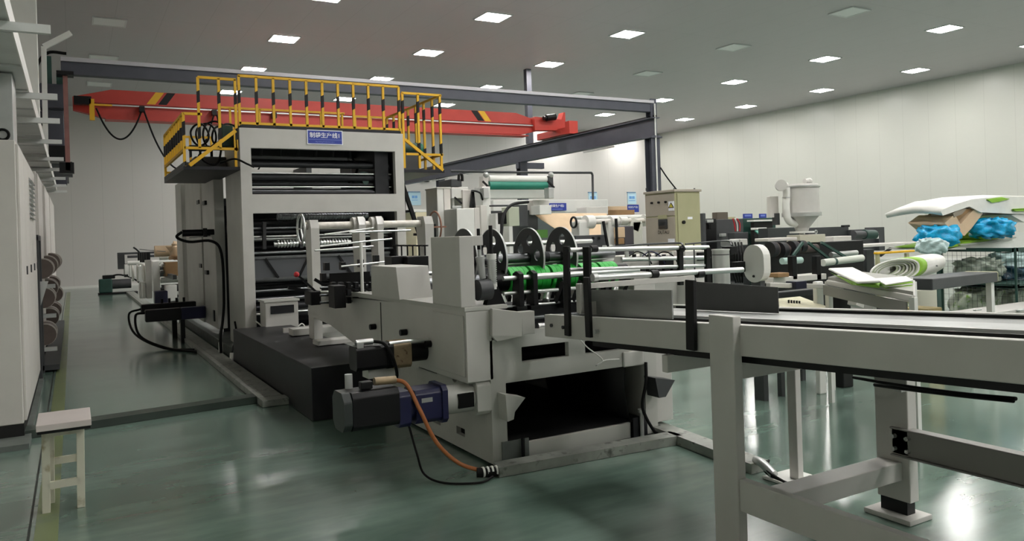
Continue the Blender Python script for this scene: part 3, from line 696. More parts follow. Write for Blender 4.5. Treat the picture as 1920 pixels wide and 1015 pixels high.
solo('floor_trunking', MB().ext([(3.88, 3.7), (4.04, 3.7), (4.2, 5.2), (4.04, 5.2)], 'z', .002, HT), GALV, 'short trunking running toward the viewer on the right of the front machine', 'cable trunking', 'cable trunking on the floor', bev=.006)
# black steel box
solo('black_steel_box', MB().box(1.86, 2.62, 7.05, 11.0, 0.002, .49), BLKST, 'long low black steel box on the floor in front of the tower', 'steel box', bev=.006)
# ---------------------------------------------------------------- front bag machine
YB = 4.85
t = T('front_machine', 'grey bag folding machine in the foreground with green rollers and an open dark base', 'machine', (3.3, 6.5, 0))
XB0, XB1 = 2.55, 4.05
fo = [(XB0, .02), (2.67, .02), (2.67, .585), (3.94, .585), (3.94, .02), (XB1+.01, .02), (XB1+.01, .9), (3.85, .95), (2.9, .95), (2.9, .93), (XB0, .9)]
part('front_frame', MB().ext(fo, 'y', YB, YB+.05, [rect(2.81, 3.22, .72, .83), rect(3.37, 3.8, .72, .82)]), PAINT2, t, .004)
part('base_side', MB().ext([(YB+.05, .02), (YB+.05, .6), (6.9, .6), (7.3, .02)], 'x', XB0, XB0+.04,
      [rect(5.05, 5.25, .4, .52), rect(5.3, 5.45, .12, .18), rect(5.75, 5.9, .12, .18)]), PAINT2, t, .004)
part('base_side', MB().box(XB1-.04, XB1+.01, YB+.05, 7.2, .02, .9), PAINT2, t, .004)
part('base_ledge', MB().box(2.4, XB0+.04, YB+.05, 6.6, .6, .63), PAINT2, t, .004)
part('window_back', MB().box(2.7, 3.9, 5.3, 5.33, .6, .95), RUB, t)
part('base_tray', MB().box(2.6, 4.0, YB-.0+.06, 7.0, .08, .125), mat('dusty_black_tray', (30, 30, 30), .45, .2, var=.5, scale=3.5, aniso=(.6, 2, 1)), t)
part('tray_front', MB().box(2.84, 3.8, YB+.02, YB+.05, .01, .13), PAINT2, t, .003)
part('tray_front_joint', MB().box(3.795, 3.805, YB+.015, YB+.05, .01, .13), BLACK, t)
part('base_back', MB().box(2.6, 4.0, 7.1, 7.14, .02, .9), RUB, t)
part('inner_tube', MB().cyl((2.62, 5.9, .56), (3.95, 5.9, .56), .055, 20), mat('dull_grey_tube', (110, 112, 108), .5), t)
part('base_shade_liner', MB().box(XB0+.04, XB0+.05, YB+.06, 6.9, .12, .6).box(XB0+.04, 4.0, 6.85, 6.9, .12, .6).box(XB0+.05, 4.0, YB+.06, 6.9, .66, .67), RUB, t)  # added black sheets stand in for the deep shade inside the base
part('tube_end', MB().cyl((3.72, 5.9, .56), (3.78, 5.9, .56), .08, 20), DKGR, t)
part('curved_guard', MB().grid(1, 8, lambda u, v: Vector((3.86 - .12*sin(v*2.4)*.4, 4.95 + u*1.2, .1 + v*.5))), BLACK, t, solid=.006)
part('outer_column', MB().box(4.07, 4.24, YB+.02, 5.3, .09, .9), PAINT, t, .006)
part('rear_column', MB().box(4.15, 4.4, 5.8, 6.0, .0, .75), mat('rust_brown_plate', (96, 78, 60), .6, .2, var=.3, scale=3), t)
# deflector lugs
part('lug', MB().ext([(2.6, .53), (2.76, .49), (2.67, .4), (2.66, .35), (2.61, .34)], 'y', YB-.12, YB), PAINT2, t, .003)
part('lug', MB().ext([(3.93, .49), (4.13, .45), (4.03, .33), (3.96, .33)], 'y', YB-.14, YB), DKGR, t, .003)
part('jacking_bolt', MB().cyl((2.78, YB-.03, .0), (2.78, YB-.03, .18), .014, 10), BLACK, t)
part('jacking_bolt', MB().cyl((3.87, YB-.03, .02), (3.87, YB-.03, .22), .016, 10).cyl((3.87, YB-.03, .21), (3.87, YB-.03, .235), .03, 10), STEEL, t)
part('foot_plate', MB().box(2.62, 2.84, YB-.012, YB, .02, .17), CONC, t)
part('foot_plate', MB().box(3.8, 3.94, YB-.012, YB, .02, .17), INNER, t)
part('pale_cover', MB().box(3.72, 3.92, YB-.02, YB, .58, .7), PAINT, t, .01)
part('gas_hose', MB().tube([(3.93, YB-.03, .6), (3.9, YB-.06, .45), (3.86, YB-.06, .25), (3.95, YB-.08, .06), (4.05, YB-.02, .02)], .013), RUB, t)
part('thin_wire', MB().tube([(3.25, YB-.03, .9), (3.36, YB-.04, .78), (3.5, YB-.04, .67), (3.44, YB-.04, .63), (3.52, YB-.04, .66), (3.66, YB-.04, .655)], .005), WHITE, t)
# left-hand side housing
XS = 2.37
s = [(YB, .615), (YB, 1.13), (6.9, 1.13), (6.95, 1.12), (6.98, 1.1), (8.9, 1.1), (9.05, .82), (7.6, .82), (6.7, .72), (6.2, .72), (6.2, .78), (5.7, .78), (5.7, .615)]
part('side_housing', MB().ext([(YB, .62), (YB, 1.12), (5.75, 1.12), (5.75, .62)], 'x', XS, 2.57), PAINT, t, .006)
part('side_cover', MB().ext([(5.77, .74), (5.77, 1.115), (8.75, 1.04), (9.1, .86), (9.1, .78), (8.2, .74), (7.2, .6), (5.77, .6)], 'x', XS+.015, 2.55), PAINT, t, .006)
part('side_top', MB().ext([(YB-.005, 1.12), (YB-.005, 1.15), (7.2, 1.14), (8.8, 1.075), (8.8, 1.04), (7.2, 1.1)], 'x', XS-.01, 2.7), PAINT2, t, .004)
part('joint_line', MB().box(XS+.008, XS+.016, 5.755, 5.765, .64, 1.1), BLACK, t)
part('joint_line', MB().box(XS+.008, XS+.016, 6.6, 6.606, .66, 1.08), DKGR, t)
part('side_door', MB().box(XS-.012, XS, YB+.03, 5.4, .66, 1.09), PAINT, t, .004)
for (y, z) in ((5.48, .83), (6.0, .87), (6.75, .85)):
    part('round_knob', MB().cyl((XS-.045, y, z), (XS+.01, y, z), .026, 18), BLACK, t)
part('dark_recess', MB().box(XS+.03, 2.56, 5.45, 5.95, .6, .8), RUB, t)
# covers standing on the side housing
cov = MB()
prof = [(6.0, 1.14), (6.06, 1.41), (6.68, 1.41), (6.68, 1.14)]
part('tapered_cover', MB().ext(prof, 'x', 2.33, 2.62), PAINT, t, .006)
part('tall_cover', MB().box(2.34, 2.455, 4.86, 5.35, 1.15, 1.65), PAINT, t, .006)
part('tall_cover_lip', MB().box(2.455, 2.54, 4.88, 5.35, 1.58, 1.65), PAINT, t, .004)
part('black_back_plate', MB().box(2.46, 2.5, 5.0, 5.35, 1.15, 1.58), RUB, t)
# front angled shield
q = [at(923, 579, y=4.8), at(979, 586, y=4.74), at(979, 631, y=4.74), at(932, 641, y=4.8), at(923, 630, y=4.8)]
part('angled_shield', MB()._add(q + [p + Vector((.01, .06, 0)) for p in q], [(0,1,2,3,4), (9,8,7,6,5)] + [(k, (k+1) % 5, 5+(k+1) % 5, 5+k) for k in range(5)]), PAINT, t, .003)
part('shield_end', MB().pbox(979, 1003, 584, 627, 4.74, .07), PAINT, t, .004)
part('cross_shaft', MB().cyl((2.98, YB+.05, .96), (3.6, YB+.05, .96), .03, 16), CHROME, t)
part('dark_gearbox', MB().box(2.62, 3.9, 5.05, 5.5, .95, 1.1), INNER, t, .01)
# discs
def disc(x, y, z, r, holes=5):
    hs = [circ(y + r*.58*cos(a), z + r*.58*sin(a), r*.19, 14) for a in [2*pi*k/holes + .5 for k in range(holes)]] if holes else []
    part('cutting_disc', MB().ext(circ(y, z, r, 48), 'x', x, x+.012, hs), DKGR, t)
    b = MB(); b.ext(circ(y, z, r+.001, 48), 'x', x-.001, x+.013, [circ(y, z, r-.003, 48)]); part('disc_rim', b, STEEL, t)
disc(2.66, 5.45, 1.48, .23, 0); disc(2.83, 5.3, 1.465, .235); disc(3.16, 5.3, 1.465, .235); disc(3.47, 5.3, 1.465, .235)
part('disc_shaft', MB().cyl((2.6, 5.3, 1.46), (4.0, 5.3, 1.46), .042, 18), ROLLER, t)
part('disc_hub', MB().cyl((3.2, 5.3, 1.46), (3.34, 5.3, 1.46), .045, 16), INNER, t)
part('upper_shaft', MB().cyl((2.8, 5.6, 1.57), (4.0, 5.6, 1.57), .018, 12), CHROME, t)
# green rollers
part('green_roller_core', MB().cyl((2.75, 5.15, 1.30), (4.0, 5.15, 1.30), .082, 20), BLACK, t)
for (xa, n) in ((2.86, 4), (3.05, 4), (3.24, 3), (3.4, 2), (3.52, 4), (3.71, 4)):
    for k in range(n):
        part('green_sleeve', MB().cyl((xa + k*.042, 5.15, 1.30), (xa + k*.042 + .039, 5.15, 1.30), .102, 28), GREEN, t)
part('chrome_roller', MB().cyl((2.7, 5.3, 1.42), (4.0, 5.3, 1.42), .02, 12), CHROME, t)
for (z, y, r) in ((1.33, 4.93, .017), (1.22, 4.93, .014), (1.12, 4.95, .01)):
    part('front_shaft', MB().cyl((2.72, y, z), (3.98, y, z), r, 14), CHROME, t)
part('front_shaft_sleeve', MB().cyl((2.98, 4.93, 1.33), (3.9, 4.93, 1.33), .024, 14), CHROME, t)
for x in (2.83, 2.95):
    part('clamp_block', MB().ext([(4.88, 1.12), (4.88, 1.36), (4.93, 1.38), (4.98, 1.36), (5.0, 1.12)], 'x', x, x+.035), BLACK, t, .004)
    part('clamp_foot', MB().box(x-.03, x+.06, 4.88, 5.05, 1.09, 1.12), BLACK, t, .003)
for x in (3.22, 3.42, 3.62):
    part('shaft_bracket', MB().ext([(4.9, 1.08), (4.9, 1.3), (4.96, 1.34), (5.02, 1.2), (5.0, 1.08)], 'x', x, x+.03), INNER, t, .004)
    part('cam_block', MB().sphere((x+.06, 4.98, 1.2), .035, 12, 8), CHROME, t)
# bellows actuator
ax, ay = 2.63, 4.93
b = MB()
for k in range(11): b.cyl((ax, ay, 1.3 + k*.016), (ax, ay, 1.31 + k*.016), .036, 16).cyl((ax, ay, 1.31 + k*.016), (ax, ay, 1.316 + k*.016), .03, 16)
part('bellows', b, ALU, t)
for z_ in (1.475, 1.26): part('bellows_cap', MB().cyl((ax, ay, z_), (ax, ay, z_+.04), .036, 16), WHITE, t)
part('bellows_rod', MB().cyl((ax, ay, 1.515), (ax, ay, 1.72), .014, 12).cyl((ax-.1, ay, 1.55), (ax-.1, ay, 1.7), .012, 12), BLACK, t)
part('small_actuator', MB().cyl((ax-.07, ay+.01, 1.34), (ax-.09, ay+.01, 1.5), .022, 12, r2=.034).cyl((ax-.09, ay+.01, 1.5), (ax-.09, ay+.01, 1.6), .014, 10), STEEL, t)
part('round_gear_cover', MB().cyl((2.5, 4.92, 1.26), (2.6, 4.92, 1.26), .075, 24), DKGR, t)
part('black_pivot', MB().ext([(2.56, 1.14), (2.6, 1.26), (2.66, 1.28), (2.72, 1.14)], 'y', 4.9, 4.96), BLACK, t, .006)
# dark linkages filling the heart of the machine
for i in range(7):
    x = 2.95 + i*.14
    part('linkage', MB().bar((x, 5.5, 1.12), (x+.05, 5.75, 1.3), .03, .05).cyl((x, 5.5, 1.2), (x+.05, 5.5, 1.2), .03, 10), INNER, t)
for i in range(5):
    x = 3.1 + i*.16
    part('chrome_cylinder', MB().cyl((x, 4.96, 1.14), (x+.05, 5.0, 1.2), .028, 14), CHROME, t)
    part('stop_finger', MB().bar((x+.08, 4.95, 1.12), (x+.12, 4.9, 1.28), .02, .03), BLACK, t)
part('lower_shaft', MB().cyl((2.9, 4.9, 1.03), (3.9, 4.9, 1.03), .012, 12), ROLLER, t)
part('linkage_plate', MB().box(3.0, 3.9, 4.99, 5.02, .96, 1.14), INNER, t)
part('rear_guard', MB().box(2.9, 4.0, 6.3, 6.32, 1.1, 1.35), DKGR, t)
part('rear_roller', MB().cyl((2.6, 6.1, 1.25), (4.0, 6.1, 1.25), .05, 18), ROLLER, t)
part('right_housing', MB().box(3.98, 4.2, 5.0, 7.0, .9, 1.3), PAINT, t, .008)
# black boxes with screws behind the tapered cover
bx = T('screw_box', 'black box with upright adjusting screws behind the tapered grey cover', 'machine part', (2.9, 6.9, 1.1))
part('box_body', MB().box(at(735,495,y=6.9).x, at(763,495,y=6.9).x, 6.9, 7.1, 1.2, at(745,481,y=6.9).z), BLACK, bx, .004)
part('box_body', MB().box(at(764,495,y=6.8).x, at(804,495,y=6.8).x, 6.8, 7.1, 1.25, at(785,481,y=6.8).z), BLACK, bx, .004)
for px in (742, 753, 764, 774, 786, 797):
    p = at(px, 470, y=6.95)
    part('adjusting_screw', MB().cyl((p.x, 6.95, p.z-.05), (p.x, 6.95, p.z+.04), .008, 8).cyl((p.x, 6.95, p.z+.04), (p.x, 6.95, p.z+.055), .035, 10), BLACK, bx)
part('roller_tube', MB().cyl((at(735,520,y=6.9).x, 6.9, 1.3), (at(812,515,y=6.9).x+.1, 6.9, 1.3), .02, 12), CHROME, bx)
part('support', MB().box(at(780,540,y=6.85).x, at(800,540,y=6.85).x, 6.85, 7.0, .9, 1.28), DKGR, bx)
# ---- servo motors
YM, ZM = 4.97, .5
t = T('servo_motor', 'large black servo motor with blue gearbox on the left of the front machine', 'motor', (1.9, YM, .35))
oc = lambda r, c=.75: [(-r, -r*c), (-r*c, -r), (r*c, -r), (r, -r*c), (r, r*c), (r*c, r), (-r*c, r), (-r, r*c)]
b = MB().ext([(YM + u, ZM + .03 + v) for u, v in oc(.125)], 'x', 1.54, 1.86)
part('motor_body', b, BLACK, t, .008)
part('rear_cap', MB().ext([(YM + u, ZM + .03 + v) for u, v in oc(.128, .6)], 'x', 1.48, 1.535), mat('charcoal_cast_cap', (44, 50, 48), .5), t, .012)
part('gearbox', MB().ext([(YM + u, ZM + v) for u, v in oc(.12)], 'x', 1.86, 1.94).cyl((1.94, YM, ZM), (1.98, YM, ZM), .1, 24).ext([(YM + u, ZM + v) for u, v in oc(.115)], 'x', 1.98, 2.17), BLUE, t, .006)
part('gearbox_flange', MB().ext([(YM + u, ZM + v) for u, v in oc(.13)], 'x', 2.17, 2.21), BLUE, t, .004)
part('lantern', MB().cyl((2.21, YM, ZM), (2.44, YM, ZM), .1, 24).ext([(YM + u, ZM + v) for u, v in oc(.12)], 'x', 2.44, 2.55), PAINT2, t, .006)
part('lantern_window', MB().box(2.3, 2.42, YM-.108, YM-.09, ZM-.05, ZM+.05), RUB, t)
part('nameplate', MB().box(2.02, 2.1, YM-.116, YM-.114, ZM+.03, ZM+.06), ALU, t)
part('connector', MB().box(1.62, 1.7, YM-.06, YM+.0, ZM+.16, ZM+.21), BLACK, t, .006)
part('connector_sleeve', MB().cyl((1.72, YM-.03, ZM+.2), (1.87, YM-.03, ZM+.195), .027, 14), BEIGE, t)
part('connector_post', MB().cyl((1.58, YM+.08, ZM+.14), (1.58, YM+.08, ZM+.25), .026, 14), STEEL, t)
part('orange_power_cable', MB().tube([(1.86, YM-.03, ZM+.195), (1.93, YM-.08, ZM+.16), (2.0, YM-.14, ZM-.02), (2.1, YM-.16, .26), (2.25, 4.78, .1), (2.4, 4.68, .04)], .014), ORANGE, t)
part('cable_conduit', MB().tube([(2.34, 4.7, .04), (2.42, 4.67, .035), (2.5, 4.66, .035)], .032), RUB, t)
for k in range(4): part('tape_band', MB().cyl((2.375+k*.03, 4.685-k*.006, .04), (2.388+k*.03, 4.683-k*.006, .04), .036, 12), WHITE, t)
part('loose_cable', MB().tube([(1.95, 4.93, .38), (1.97, 4.85, .2), (2.02, 4.85, .05), (2.1, 4.7, .015), (2.3, 4.58, .012), (2.42, 4.62, .02)], .008), RUB, t)
Y2, Z2 = 5.6, .765
t = T('servo_motor', 'black servo motor with a rust stained beige coupling, above the blue geared one', 'motor', (2.1, Y2, .68))
part('motor_body', MB().ext([(Y2 + u, Z2 + v) for u, v in oc(.09)], 'x', 1.79, 2.03), BLACK, t, .006)
part('coupling_box', MB().ext([(Y2 + u, Z2 + v) for u, v in oc(.1)], 'x', 2.08, 2.22), BEIGE, t, .006)
part('flange', MB().ext([(Y2 + u, Z2 + v) for u, v in oc(.095)], 'x', 2.03, 2.08), BLACK, t, .004)
part('shaft_housing', MB().cyl((2.22, Y2, Z2), (2.4, Y2, Z2), .075, 18), BLACK, t)
part('tie_bar', MB().cyl((2.05, Y2-.07, Z2+.09), (2.4, Y2-.07, Z2+.09), .018, 10), CHROME, t)
part('connector', MB().cyl((1.8, Y2-.05, Z2+.12), (1.93, Y2-.05, Z2+.12), .022, 12).box(1.8, 1.85, Y2-.08, Y2-.02, Z2+.08, Z2+.12), ALU, t)
part('signal_cable', MB().tube([(1.93, Y2-.05, Z2+.12), (2.0, Y2-.1, Z2+.1), (2.05, Y2-.14, Z2), (2.08, Y2-.14, Z2-.14), (2.05, Y2-.1, Z2-.2)], .012), RUB, t)
part('support_plate', MB().box(1.9, 2.15, Y2-.02, Y2+.12, .6, Z2-.1), PAINT2, t)
part('support_bracket', MB().ext([(5.15, .45), (5.15, .62), (5.3, .7), (6.1, .62), (6.1, .45)], 'x', 2.5, 2.55, [circ(5.35, .58, .045, 16)]), PAINT2, t, .004)
# ---------------------------------------------------------------- winding stand in front of the tower
YW = 9.2
t = T('winding_stand', 'grey arched stand carrying a long dusty white shaft before the tower', 'machine', (3.2, YW, 0))
def stand_post(xc, y, zt, z0, w=.1, d=.28):
    return MB().ext([(y-d/2, z0), (y-d/2, zt-.1), (y-d/2+.05, zt), (y+d/2-.05, zt), (y+d/2, zt-.1), (y+d/2-.05, zt-.45), (y+d/2-.05, z0)], 'x', xc-w/2, xc+w/2)
part('stand_post', stand_post(2.49, YW, 1.9, .15), PAINT, t, .008)
xm1, xm2, xr = at(672, 440, y=YW).x, at(706, 440, y=YW).x, at(797, 440, y=YW).x
part('stand_post', stand_post(xr, YW, 1.92, .2, .12, .3), PAINT, t, .008)
part('roll_shaft', MB().cyl((2.4, YW, 1.83), (xr, YW, 1.83), .045, 20), mat('dusty_white_shaft', (205, 200, 192), .45, .3, var=.15, scale=14), t)
for x in (xm1, xm2): part('roll_arm', stand_post(x, YW, 1.93, .6, .075, .3), PAINT, t, .006); part('arm_hub', MB().cyl((x-.08, YW, 1.83), (x+.07, YW, 1.83), .095, 20), PAINT, t)
hw = MB(); c = Vector((2.36, YW, 1.8))
hw.tube([c + Vector((0, .17*cos(a), .17*sin(a))) for a in [2*pi*k/12 for k in range(12)]], .014, closed=True)
for a in (0, 2.1, 4.2): hw.bar(c, c + Vector((0, .17*cos(a), .17*sin(a))), .016, .016)
part('handwheel', hw, CHROME, t)
part('handwheel', MB().tube([Vector((xr+.14, YW, 1.78)) + Vector((0, .2*cos(a), .2*sin(a))) for a in [2*pi*k/12 for k in range(12)]], .012, closed=True).bar((xr+.06, YW, 1.78), (xr+.3, YW, 1.78), .02, .02), mat('copper_wheel', (150, 110, 92), .4, .6), t)
part('base_beam', MB().box(2.3, 4.2, 8.4, 8.62, .5, .55), PAINT, t, .004)
part('base_beam', MB().box(2.3, 4.2, 9.5, 9.72, .5, .58), PAINT, t, .004)
part('base_panel', MB().box(2.3, 4.2, 10.0, 10.04, .2, .55), PAINT, t)
# feeding rods and linkage
t = T('feed_linkage', 'cluster of black links, chrome rods and levers above the grey side cover', 'machine part', (2.8, 7.8, 1.1))
for (pa, pb, y) in (((608,440),(700,428),7.7), ((600,462),(735,448),7.9), ((590,470),(700,462),7.6), ((655,436),(770,432),7.4), ((640,500),(735,490),7.5)):
    p, q = at(*pa, y=y), at(*pb, y=y); part('chrome_rod', MB().cyl(p, q, .010, 10), CHROME, t)
for (px, py) in ((612,438),(642,437),(606,458),(676,432),(705,424)):
    p = at(px, py+62, y=7.7); part('clamp', MB().box(p.x-.025, p.x+.025, 7.66, 7.74, p.z-.04, p.z+.04), BLACK, t, .004)
for r_ in range(3):
    for k in range(6):
        p = at(625 + k*14, 535 + r_*14, y=7.4); part('link_block', MB().box(p.x-.02, p.x+.02, 7.36, 7.44, p.z-.03, p.z+.03), INNER if (r_+k) % 2 else BLACK, t, .003)
for r_ in range(3): 
    p, q = at(600, 540 + r_*14, y=7.42), at(700, 535 + r_*14, y=7.42); part('link_shaft', MB().cyl(p, q, .012, 8), ROLLER, t)
part('link_back', MB().box(at(620,545,y=7.6).x, at(695,545,y=7.6).x, 7.6, 7.63, 1.08, 1.32), RUB, t)
p = at(600, 552, y=8.6)
part('lever', MB().bar(at(602, 556, y=8.2), at(558, 516, y=8.2), .022, .022), BLACK, t)
part('lever_knob', MB().sphere(at(556, 515, y=8.2), .03), REDK, t, label='red ball knob')
part('lever_base', MB().box(at(580,560,y=8.2).x, at(600,560,y=8.2).x, 8.15, 8.4, at(590,572,y=8.2).z, at(590,546,y=8.2).z), BLACK, t, .01)
part('lever', MB().bar(at(616, 540, y=7.9), at(590, 524, y=7.9), .03, .03).bar(at(600,548,y=8.4), at(540,540,y=8.4), .03, .03), BLACK, t)
part('black_bracket', MB().box(at(622,570,y=7.2).x, at(643,570,y=7.2).x, 7.1, 7.3, at(632,577,y=7.2).z, at(632,535,y=7.2).z), BLACK, t, .004)
part('upright_rod', MB().cyl((at(678,500,y=7.3).x, 7.3, 1.1), (at(678,500,y=7.3).x, 7.3, 1.62), .016, 12), WHITE, t)
# ---------------------------------------------------------------- outfeed conveyor in the right foreground
def zc(y): return 1.07 + (4.7 - y) * .045
t = T('outfeed_conveyor', 'long grey outfeed conveyor table on square legs in the right foreground', 'conveyor', (3.4, 2.8, 0))
XA, XZ = 2.92, 3.98
def ybar(x0, x1, y0, y1, d0, d1):
    return MB()._add([(x0, y0, zc(y0)+d0), (x1, y0, zc(y0)+d0), (x1, y1, zc(y1)+d0), (x0, y1, zc(y1)+d0), (x0, y0, zc(y0)+d1), (x1, y0, zc(y0)+d1), (x1, y1, zc(y1)+d1), (x0, y1, zc(y1)+d1)],
        [(0,3,2,1),(4,5,6,7),(0,1,5,4),(1,2,6,5),(2,3,7,6),(3,0,4,7)])
YE = -.6
part('side_beam', ybar(XA, XA+.06, YE, 4.7, -.158, 0), PAINT, t, .005)
part('side_beam', ybar(XZ-.06, XZ, YE, 4.75, -.158, 0), PAINT, t, .005)
part('table_top', ybar(XA+.06, 3.25, YE, 4.3, -.03, -.012), CHROME if False else PLATE, t)
part('table_top', ybar(3.27, 3.55, YE, 4.3, -.03, -.008), STEEL, t)
part('table_top', ybar(3.57, XZ-.06, YE, 4.3, -.03, -.012), PLATE, t)
part('belt_slot', ybar(3.25, 3.27, YE, 4.3, -.05, -.025), RUB, t)
part('belt_slot', ybar(3.55, 3.57, YE, 4.3, -.05, -.025), RUB, t)
part('guide_strip', ybar(3.06, 3.075, YE, 4.3, -.012, .004), BLACK, t)
part('guide_strip', ybar(3.8, 3.815, YE, 4.3, -.012, .004), BLACK, t)
part('guide_strip', ybar(3.18, 3.2, YE, 4.3, -.012, .006), ALU, t)
part('under_tray', ybar(XA+.06, XZ-.06, YE, 4.2, -.2, -.16), BLACK, t)
part('end_bolt', MB().cyl((XA-.012, 4.6, 1.0), (XA, 4.6, 1.0), .013, 10), DKGR, t)
part('end_bolt', MB().cyl((XA-.012, 4.45, 1.0), (XA, 4.45, 1.0), .013, 10), DKGR, t)
part('end_bolt', MB().cyl((XA-.03, 4.05, 1.01), (XA, 4.05, 1.01), .015, 6), STEEL, t)
# legs
part('leg', MB().box(2.87, 2.93, 2.83, 3.0, 0.01, 1.2), PAINT, t, .006)
part('leg', MB().box(3.95, 4.03, 2.62, 2.82, .1, 1.1), PAINT, t, .006)
part('leg', MB().box(3.98, 4.03, 3.4, 3.47, .02, 1.0), PAINT, t, .004)
part('leg', MB().box(2.88, 2.93, -.5, -.3, .01, 1.2), PAINT, t, .006)
part('leg', MB().box(3.95, 4.03, -.6, -.4, .01, 1.15), PAINT, t, .006)
part('foot_plate', MB().box(3.87, 4.15, 3.25, 3.6, 0.002, .02), WHITE, t, .003)
part('foot_plate', MB().box(3.88, 4.08, 2.58, 2.86, .002, .03), PAINT, t, .003)
part('foot_block', MB().box(3.95, 4.02, 2.64, 2.8, .03, .1), BLACK, t)
part('cross_member', MB().box(2.93, 4.0, 2.9, 2.98, .86, .95), PAINT, t, .004)
part('cross_member', MB().box(2.93, 3.95, 2.66, 2.8, .22, .32), PAINT, t, .004)
part('cross_member', MB().box(2.93, 4.0, 3.4, 3.45, .83, .93), PAINT, t, .004)
part('lower_rail', MB().box(2.88, 2.93, -.5, 2.83, .22, .38), PAINT, t, .004)
part('lower_rail', MB().box(3.95, 4.0, -.5, 2.72, .36, .5).box(3.93, 4.0, -.5, 2.72, .5, .51).box(3.93, 4.0, -.5, 2.72, .35, .36), mat('channel_grey', (140, 138, 134), .5), t, .003)
for (y, z) in ((2.7, .46), (2.62, .46), (2.7, .39), (2.62, .39)): part('rail_bolt', MB().cyl((3.925, y, z), (3.95, y, z), .012, 8), STEEL, t)
part('leg_clip', MB().box(3.9, 3.95, 2.62, 2.66, .72, .74), STEEL, t)
part('cable_bundle', MB().tube([at(1600, 708, x=3.9), at(1680, 722, x=3.8), at(1800, 738, x=3.7), at(1905, 748, x=3.6)], .009), RUB, t)
part('cable_bundle', MB().tube([at(1640, 722, x=3.9), at(1700, 730, x=3.8), at(1800, 742, x=3.7), at(1900, 752, x=3.6)], .01), RUB, t)
part('black_strut', MB().bar((3.5, 1.6, .98), (3.8, 1.3, .8), .05, .05), BLACK, t)
for k in range(3):
    part('floor_cable', MB().tube([(3.92+.02*k, 3.62, .1), (3.86, 3.55, .05+.01*k), (3.84-.01*k, 3.3, .03), (3.72, 3.12, .012), (3.6+.03*k, 2.9, .01)], .008), RUB, t)
part('cable_sheath', MB().tube([(3.95, 3.72, .08), (3.9, 3.62, .09), (3.87, 3.5, .05)], .03), ALU, t)
# side plates standing on the table
part('guide_plate', ybar(3.02, 3.03, 3.45, 4.4, .0, .17), PLATE, t)
part('guide_plate', ybar(3.86, 3.87, 3.7, 4.6, .0, .17), DKPLATE, t) if False else None
q0 = at(1305, 581, z=1.1); q1 = at(1460, 588, z=1.13)
part('guide_plate', MB()._add([q0, q1, q1 + Vector((.008, .004, 0)), q0 + Vector((.008, .004, 0)), q0 + Vector((0,0,.19)), q1 + Vector((0,0,.155)), q1 + Vector((.008,.004,.155)), q0 + Vector((.008,.004,.19))],
      [(0,3,2,1),(4,5,6,7),(0,1,5,4),(1,2,6,5),(2,3,7,6),(3,0,4,7)]), DKPLATE, t)
part('plate_flange', MB().box(3.0, 3.9, 4.18, 4.2, 1.33, 1.37), PAINT, t) if False else None
# guide frame: black uprights and chrome rods
def upr(px, pt_, pb, x, w=.056, m=BLACK, d=.025):
    a = at(px[0], pt_, x=x); c = at(px[1], pb, x=x)
    return part('upright_bar', MB().bar(a, c, d, w, up=(0, 1, 0)), m, t, .003)
upr((1062, 1065), 462, 630, 2.91); upr((1100, 1105), 520, 633, 2.91); upr((1295, 1297), 525, 657, 2.9, .065)
upr((1100, 1103), 463, 566, 3.02, .07)
YR = 4.45
a = at(1068, 469, x=2.91); part('guide_rod', MB().cyl(a, at(1328, 464, y=a.y), .016, 14), CHROME, t)
for px in (1275, 1326):
    p = at(px, 464, y=a.y); c = at(px+1, 535, y=a.y); part('upright_bar', MB().bar(p, c, .04, .03), BLACK, t, .003)
a2 = at(1068, 506, x=2.91); part('guide_rod', MB().cyl(a2, at(1328, 498, y=a2.y), .012, 12), CHROME, t)
c = at(1112, 521, x=3.0); e = at(1392, 506, y=c.y)
part('guide_rod', MB().cyl(c, e, .02, 16), CHROME, t); part('rod_end', MB().cyl(c + Vector((-.006, 0, 0)), c + Vector((.03, 0, 0)), .028, 18), ALU, t)
for px in (1226, 1312): p = at(px, 514, y=c.y); part('rod_collar', MB().cyl(p - Vector((.03, 0, 0)), p + Vector((.03, 0, 0)), .028, 14), BLACK, t, .002)
for px in (1113, 1276): p = at(px, 467, y=a.y); part('rod_collar', MB().cyl(p - Vector((.025, 0, 0)), p + Vector((.025, 0, 0)), .024, 14), BLACK, t, .002)
p = [at(1120, 466, y=4.4), at(1216, 458, y=4.4), at(1272, 456, y=4.4), at(1280, 460, y=4.3), at(1285, 468, y=4.3)]
part('bent_rail', MB().tube(p, .007), DKGR, t)
p = [at(1285, 458, y=4.4), at(1360, 452, y=4.4), at(1372, 460, y=4.3)]
part('bent_rail', MB().tube(p, .006), DKGR, t)
for px, e_ in ((1218, 508), (1303, 545)): part('thin_rod', MB().cyl(at(px-2, 458, y=4.4), at(px+1, e_, y=4.4), .006, 8), ROLLER, t)
part('cross_channel', MB().pbox(1108, 1303, 524, 534, c.y - .03, .04), PAINT, t, .003)
part('end_post', MB().pbox(1088, 1097, 532, 588, 4.3, .05), PAINT, t, .003)
part('plate_tab', MB().pbox(1098, 1122, 566, 590, 4.2, .01), PAINT, t)
